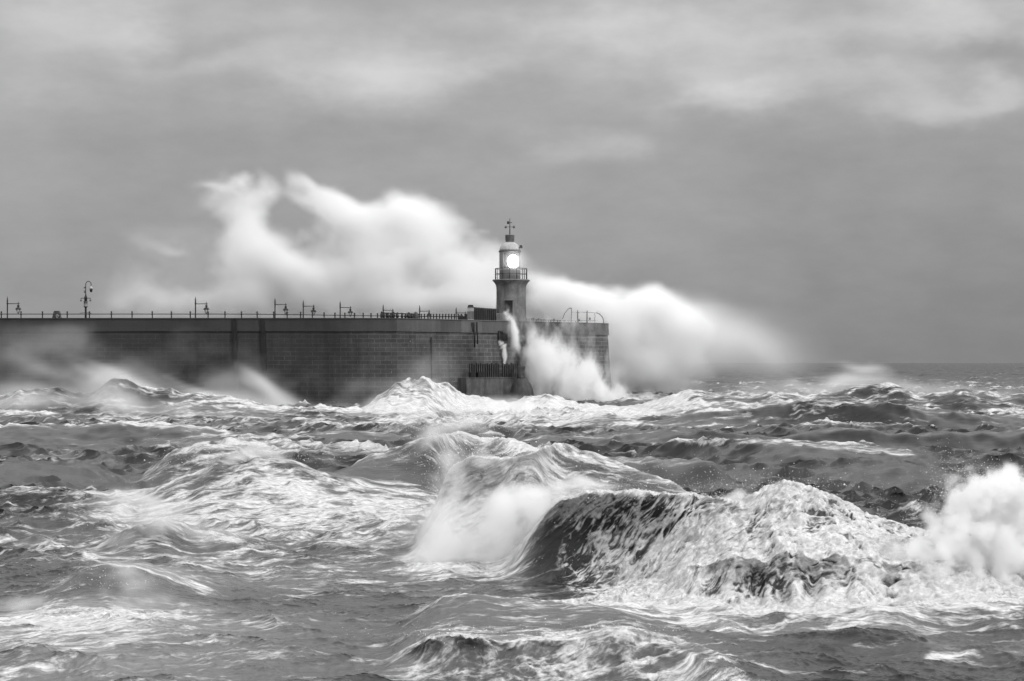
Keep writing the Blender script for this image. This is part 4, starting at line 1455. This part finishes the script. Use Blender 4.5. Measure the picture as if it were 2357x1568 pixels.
# plumes thrown up behind the pier
spray('spray_plume', 'great white plumes of spray bursting up behind the pier', 345, 6.5, (180, 1950), (360, 930),
      [(560, 452, 40, 26, 3.0), (505, 462, 32, 10, 1.6, -8), (608, 470, 26, 18, 1.6), (570, 418, 16, 16, .9, 40), (556, 500, 46, 34, 2.4), (552, 545, 56, 40, 2.2), (570, 590, 75, 40, 2.2), (620, 615, 75, 46, 2.0, -30),
       (665, 637, 70, 30, 5.0), (560, 650, 110, 50, .9), (440, 560, 90, 13, .6, -8), (500, 590, 50, 40, .8), (370, 650, 130, 60, .16), (640, 570, 50, 26, 1.0, -35),
       (695, 432, 30, 13, 1.5, -28), (745, 455, 40, 22, 2.6, -25), (790, 488, 50, 26, 2.4, -20), (855, 512, 50, 28, 2.8), (930, 500, 46, 26, 3.0), (985, 528, 44, 32, 2.4, -25), (900, 560, 110, 40, 1.8),
       (800, 550, 70, 40, 1.0), (1040, 588, 50, 44, 2.2, -35), (1090, 640, 45, 44, 2.2, -35), (900, 640, 190, 50, 1.2), (1000, 698, 170, 24, 3.2), (760, 690, 150, 34, 1.6), (1120, 690, 60, 26, 2.0),
       (1110, 540, 40, 8, .5), (1070, 520, 20, 8, .45), (640, 705, 380, 34, 1.0), (470, 690, 140, 26, .35),
       (1290, 692, 66, 22, 3.4), (1330, 715, 60, 26, 3.4), (1240, 665, 40, 14, 1.2, -30), (1400, 720, 50, 30, 3), (1470, 698, 44, 20, 3), (1455, 752, 62, 38, 6), (1530, 738, 52, 34, 3, -20),
       (1590, 775, 56, 30, 1.2, -20), (960, 620, 110, 40, 2.6), (880, 600, 80, 40, 1), (1460, 830, 80, 60, 3.2), (1530, 850, 80, 45, 1.3), (1600, 850, 100, 30, .4), (1480, 900, 90, 30, 2.2)],
      .55, 6.0, 1.0, .42, 41, (.75, 1, 1), 1.0, 2.0, 1.0, gain=1.8)
spray('spray_haze', 'thin haze of spray drifting about the white plumes', 350, 6.5, (150, 2050), (480, 930),
      [(1570, 790, 110, 56, 1.2), (1640, 800, 130, 44, 1.0), (1740, 815, 100, 30, .7), (1560, 860, 120, 40, .8), (1630, 745, 80, 15, .45, 6), (1720, 770, 60, 20, .2), (1600, 860, 140, 34, .6), (400, 562, 100, 16, .4, -8), (440, 615, 100, 50, .22), (350, 680, 150, 40, .18),
       (680, 690, 360, 40, .5), (1180, 640, 80, 60, .3)], .8, 12.0, .7, .06, 43, (.6, 1, 1), 1.0, 2.0, 1.6, gain=.7)
# spray falling across the face of the pier head
spray('wall_spray', 'veil of spray pouring down the face of the pier head', 273, 3.6, (1080, 1580), (680, 975),
      [(1176, 725, 9, 14, .8), (1183, 760, 10, 26, 1.2, 6), (1196, 790, 14, 24, 1.4, 15), (1222, 785, 28, 16, 1.2, -35), (1240, 815, 40, 30, 2.2, -35), (1280, 832, 50, 28, 2.4, -38), (1235, 855, 44, 32, 2.2),
       (1300, 866, 70, 34, 2.8, -30), (1345, 878, 50, 30, 2.8, -35), (1290, 905, 90, 32, 3.2), (1385, 908, 44, 26, 2.8, -30), (1340, 930, 110, 22, 3), (1440, 928, 70, 18, 1.8), (1180, 905, 24, 22, 1.2), (1160, 925, 50, 14, 1.5),
       (1310, 810, 80, 50, .35), (1390, 860, 40, 50, .5), (1300, 760, 140, 30, .16), (1180, 830, 70, 60, .2), (1320, 745, 60, 10, .3)],
      .15, 1.25, 1.9, .75, 57, (1, 1, .5), 1.4, 3.0, .4, gain=1.45)
# mist hanging before the long wall and blown off the surf at its foot
spray('wall_mist', 'thin mist drifting along the foot of the dark pier wall', 238, 5.5, (-120, 1120), (730, 1010),
      [(120, 905, 150, 22, .8), (90, 850, 130, 16, .22, -20), (350, 905, 120, 9, .8, -18), (440, 898, 90, 7, .5, -22), (520, 932, 100, 9, .8, -20), (850, 952, 80, 12, .6, 25), (760, 940, 120, 20, .4), (240, 862, 60, 9, .8, -28), (300, 888, 60, 9, .8, -25), (170, 865, 120, 20, .35), (60, 830, 120, 40, .12), (170, 780, 200, 40, .12), (310, 900, 90, 20, 1.0, -20), (450, 925, 160, 18, .9), (605, 888, 46, 9, .6, -42),
       (660, 930, 70, 11, .9, -36), (735, 968, 70, 10, .9, -22), (560, 958, 260, 18, 1.2), (420, 935, 220, 12, .9), (420, 880, 220, 30, .25), (860, 900, 110, 40, .22), (960, 850, 90, 50, .16), (800, 870, 160, 50, .12), (330, 830, 200, 40, .1)],
      .42, 4.5, 1.1, .35, 63, (.6, 1, 1), .35, 2.0, .8, gain=1.3)
spray('surf_mist', 'pale spray torn from the surf heaps in front of the pier', 208, 4.0, (-150, 1750), (840, 1020),
      [(150, 925, 170, 18, 1.2), (300, 935, 60, 24, 1.3, -30), (240, 890, 70, 14, .7), (420, 950, 170, 14, .9), (640, 965, 100, 14, .9, -15), (900, 955, 170, 14, .7), (1020, 985, 240, 10, .8), (980, 872, 30, 10, .5),
       (1150, 945, 120, 12, .7), (1330, 945, 120, 12, .9), (1520, 945, 120, 10, .5), (1650, 935, 100, 10, .4)],
      .34, 3.0, 1.2, .45, 71, (.6, 1, 1), 1.0, 2.2, .7, gain=1.5)
spray('far_spray', 'thin spray streaming off the distant crests on the right', 226, 3.5, (1560, 2420), (820, 985),
      [(1740, 895, 70, 10, .5, -6), (1900, 880, 110, 12, .7), (2010, 862, 60, 10, .9, -12), (1980, 895, 140, 14, .7), (2150, 890, 130, 12, .7), (2260, 905, 90, 10, .5), (1700, 925, 120, 10, .7), (1900, 920, 200, 10, .6)],
      .34, 3.4, .95, .4, 77, (.5, 1, 1), 1.0, 2.2, .7)
spray('water_stream', 'thin white stream of water spilling from a drain of the pier head', 270.2, .5, (1125, 1220), (700, 850),
      [(1150, 785, 3, 4, 3), (1154, 789, 3, 5, 4, -40), (1159, 796, 3, 6, 4, -50), (1163, 806, 3, 8, 4), (1164, 818, 3.4, 9, 3.2), (1163, 830, 2.6, 9, 2.4), (1161, 840, 2.5, 7, 1.5),
       (1164, 719, 6, 6, 2), (1171, 729, 6, 8, 3.5), (1176, 741, 5, 10, 4.5), (1180, 754, 5, 11, 4.5), (1184, 768, 6, 11, 3.5), (1188, 783, 7, 11, 2.8), (1193, 798, 9, 11, 1.8), (1172, 712, 5, 4, 1)],
      .075, 1.2, 1.1, .6, 141, (1, 1, .5), .5, 2.2, .12)
# curtain of the wave behind the big breaker
spray('wave_spray', 'curtain of white spray falling from the wave behind the big breaker', 57.0, .55, (900, 1420), (960, 1340),
      [(1045, 1075, 34, 30, 1.6, 30), (1030, 1130, 26, 46, 1.8), (1018, 1200, 30, 56, 1.8), (1010, 1265, 44, 34, 1.8), (1060, 1180, 34, 60, .9), (1080, 1250, 40, 30, 1.2), (1120, 1050, 50, 18, 1.0),
       (1180, 1165, 46, 30, 2.6), (1225, 1150, 34, 26, 2.6), (1150, 1215, 50, 46, 2.4), (1215, 1220, 44, 50, 2.0), (1180, 1275, 90, 20, 2.2), (970, 1240, 50, 50, .45), (960, 1180, 50, 50, .25), (950, 1285, 60, 18, .8), (1255, 1210, 24, 60, .8)],
      .042, .55, .95, .42, 83, (1, 1, .7), .9, 2.4, .08)
spray('lip_spray', 'fine spray blown back from the lip of the big breaker', 54.2, .45, (1180, 1500), (1070, 1240),
      [(1270, 1145, 34, 18, 1.6, 30), (1320, 1120, 46, 12, 1.3, 8), (1385, 1116, 40, 8, .7), (1240, 1180, 22, 24, 1.2)],
      .035, .4, 1.0, .45, 89, (.8, 1, 1), 1.0, 2.2, .07)
spray('swell_spray', 'white spray blown off the crest of the dark swell below the pier', 84.5, .8, (880, 1320), (930, 1120),
      [(1040, 992, 60, 12, 1.4, 10), (990, 1010, 26, 14, .9, 40), (1100, 1000, 50, 14, 1.0, -15), (970, 1040, 30, 30, .4), (1080, 1030, 60, 24, .8), (940, 985, 60, 16, .25)],
      .07, .8, 1.0, .4, 97, (.7, 1, 1), 1.0, 2.2, .13)
spray('crest_spray', 'spray flicking up from the white wave on the left', 77.2, .6, (420, 820), (1000, 1120),
      [(530, 1060, 50, 10, 1.0, 14), (590, 1047, 34, 12, 1.4, 8), (612, 1036, 12, 14, 1.2), (660, 1060, 40, 8, .8, -14), (470, 1085, 40, 8, .6, 25), (540, 1040, 60, 14, .2)],
      .05, .55, 1.0, .5, 101, (.8, 1, 1), 1.0, 2.2, .1)
spray('drifting_spray', 'blurred spray drifting off the small hooked wave on the left', 59.5, .7, (140, 620), (1090, 1330),
      [(320, 1150, 44, 14, 1.4, -10), (360, 1170, 60, 24, .8), (290, 1180, 26, 20, .9), (400, 1210, 80, 34, .6), (330, 1220, 50, 40, .5, 40), (240, 1160, 60, 24, .5), (260, 1260, 60, 20, .5, 30), (480, 1230, 90, 30, .35)],
      .055, .6, 1.3, .5, 103, (.8, 1, 1), 1.0, 2.2, .1, gain=.75)
spray('low_spray', 'soft spray over the low ridge of foam at the lower left', 46.2, .5, (-60, 560), (1240, 1480),
      [(270, 1312, 60, 12, .6), (320, 1345, 50, 24, .45), (235, 1345, 24, 30, .3), (390, 1330, 80, 24, .4), (120, 1405, 150, 20, .8), (330, 1400, 140, 24, .5), (60, 1390, 60, 12, .6)],
      .05, .5, 1.3, .5, 107, (.8, 1, 1), 1.0, 2.2, .09)
# burst at the right-hand edge
spray('spray_burst', 'tall billowing burst of spray at the right edge beside the big breaker', 48.4, .75, (1860, 2580), (1030, 1450),
      [(2250, 1128, 40, 26, 5), (2310, 1118, 46, 26, 5), (2380, 1112, 60, 30, 5), (2225, 1170, 40, 32, 4.4), (2290, 1180, 70, 40, 6), (2370, 1190, 70, 50, 5), (2185, 1215, 42, 28, 4), (2250, 1240, 70, 34, 5),
       (2150, 1258, 46, 22, 3.4, 20), (2330, 1290, 70, 44, 6), (2270, 1330, 80, 40, 5.5), (2400, 1330, 70, 50, 6), (2200, 1370, 90, 26, 4), (2110, 1320, 70, 34, 1.4), (2330, 1385, 120, 22, 4.5), (2050, 1300, 90, 36, 1.3),
       (2030, 1388, 150, 16, 1.8), (2130, 1270, 40, 40, 1.8), (1980, 1340, 70, 40, .9), (1920, 1372, 90, 22, .7), (2080, 1350, 90, 36, 1.6)],
      .027, .32, 1.7, .9, 113, (1, 1, 1), 1.2, 2.3, .055, gain=1.25)
spray('puff_of_spray', 'small puff of spray behind the big breaker', 56.5, .35, (1620, 1800), (1080, 1200),
      [(1690, 1150, 26, 12, 1.6), (1705, 1138, 14, 10, 1.2), (1730, 1160, 20, 8, .8)], .03, .3, 1.1, .6, 127, (1, 1, 1), 1.0, 2.2, .06)

# lamp glow: fine spray in the air round the lantern, lit by the lamp
spray('lamp_mist', 'faint mist glowing round the lighthouse lamp', 278.2, 1.1, (1120, 1240), (550, 660), [(1184, 602, 22, 24, .6)], .12, 1.5, .2, .02, 131, (1, 1, 1), .3, 2.2, .3)

# ------------------------------------------------------------------ single drops flung off the crests
m, n, out = new_mat('water_drops')
principled(n, out, (.8, .8, .8, 1), .3)
SRC = [(2220, 1140, 49, 36, 34, .4, 1300), (2320, 1100, 49, 70, 14, .4, 1000), (2150, 1240, 49, 50, 40, .4, 900), (1350, 1118, 54, 110, 16, .4, 900), (1265, 1150, 54, 30, 30, .3, 500), (1550, 1150, 52, 200, 22, .5, 900),
       (1790, 1120, 51, 120, 18, .5, 700), (1080, 1050, 58.5, 90, 26, .4, 900), (1020, 1170, 57.5, 34, 90, .4, 900), (560, 1058, 78, 110, 14, .8, 900), (610, 1038, 78, 22, 16, .5, 300), (350, 1210, 60, 70, 40, .7, 350),
       (250, 1345, 46.5, 80, 34, .6, 350), (1040, 985, 85, 90, 14, .8, 700), (1050, 1462, 36.6, 110, 14, .4, 350), (1440, 1452, 36.8, 90, 12, .4, 300), (1700, 1290, 48.2, 220, 20, .4, 500), (1690, 1140, 56.5, 40, 14, .3, 250)]
cs = []
for (u, v, Yd, su, sv, sy, k) in SRC:
    g = rng.standard_normal((k, 3))
    up = np.abs(g[:, 1]) ** 1.4 * np.where(rng.random(k) < .72, -1, .8)
    uu_, vv_, Y_ = u + su * g[:, 0] - 14 * np.abs(up), v + sv * up, Yd + sy * g[:, 2]
    cs.append(np.stack([(uu_ - U0) / F * Y_, Y_, H - (vv_ - VH) / F * Y_, Y_], -1))
cs = np.concatenate(cs)
rad = (cs[:, 3] / 50) ** .6 * .0055 * np.exp(.45 * rng.standard_normal(len(cs)))
oct_v = np.array([(1, 0, 0), (-1, 0, 0), (0, 1, 0), (0, -1, 0), (0, 0, 1), (0, 0, -1)], float)
oct_f = np.array([(0, 2, 4), (2, 1, 4), (1, 3, 4), (3, 0, 4), (2, 0, 5), (1, 2, 5), (3, 1, 5), (0, 3, 5)])
dv = (cs[:, None, :3] + oct_v[None] * rad[:, None, None] * np.array([1.25, 1, 1.0])).reshape(-1, 3)
df = (oct_f[None] + 6 * np.arange(len(cs))[:, None, None]).reshape(-1, 3)
me = bpy.data.meshes.new('spray_droplets')
me.from_pydata(dv.tolist(), [], df.tolist())
me.polygons.foreach_set('use_smooth', np.ones(len(df), bool))
me.materials.append(m)
dr = bpy.data.objects.new('spray_droplets', me)
COL.objects.link(dr)
tag(dr, 'fine water drops flung off the wave crests', 'droplets', None, 'stuff')
print('built in %.1f s' % (time.time() - T0))
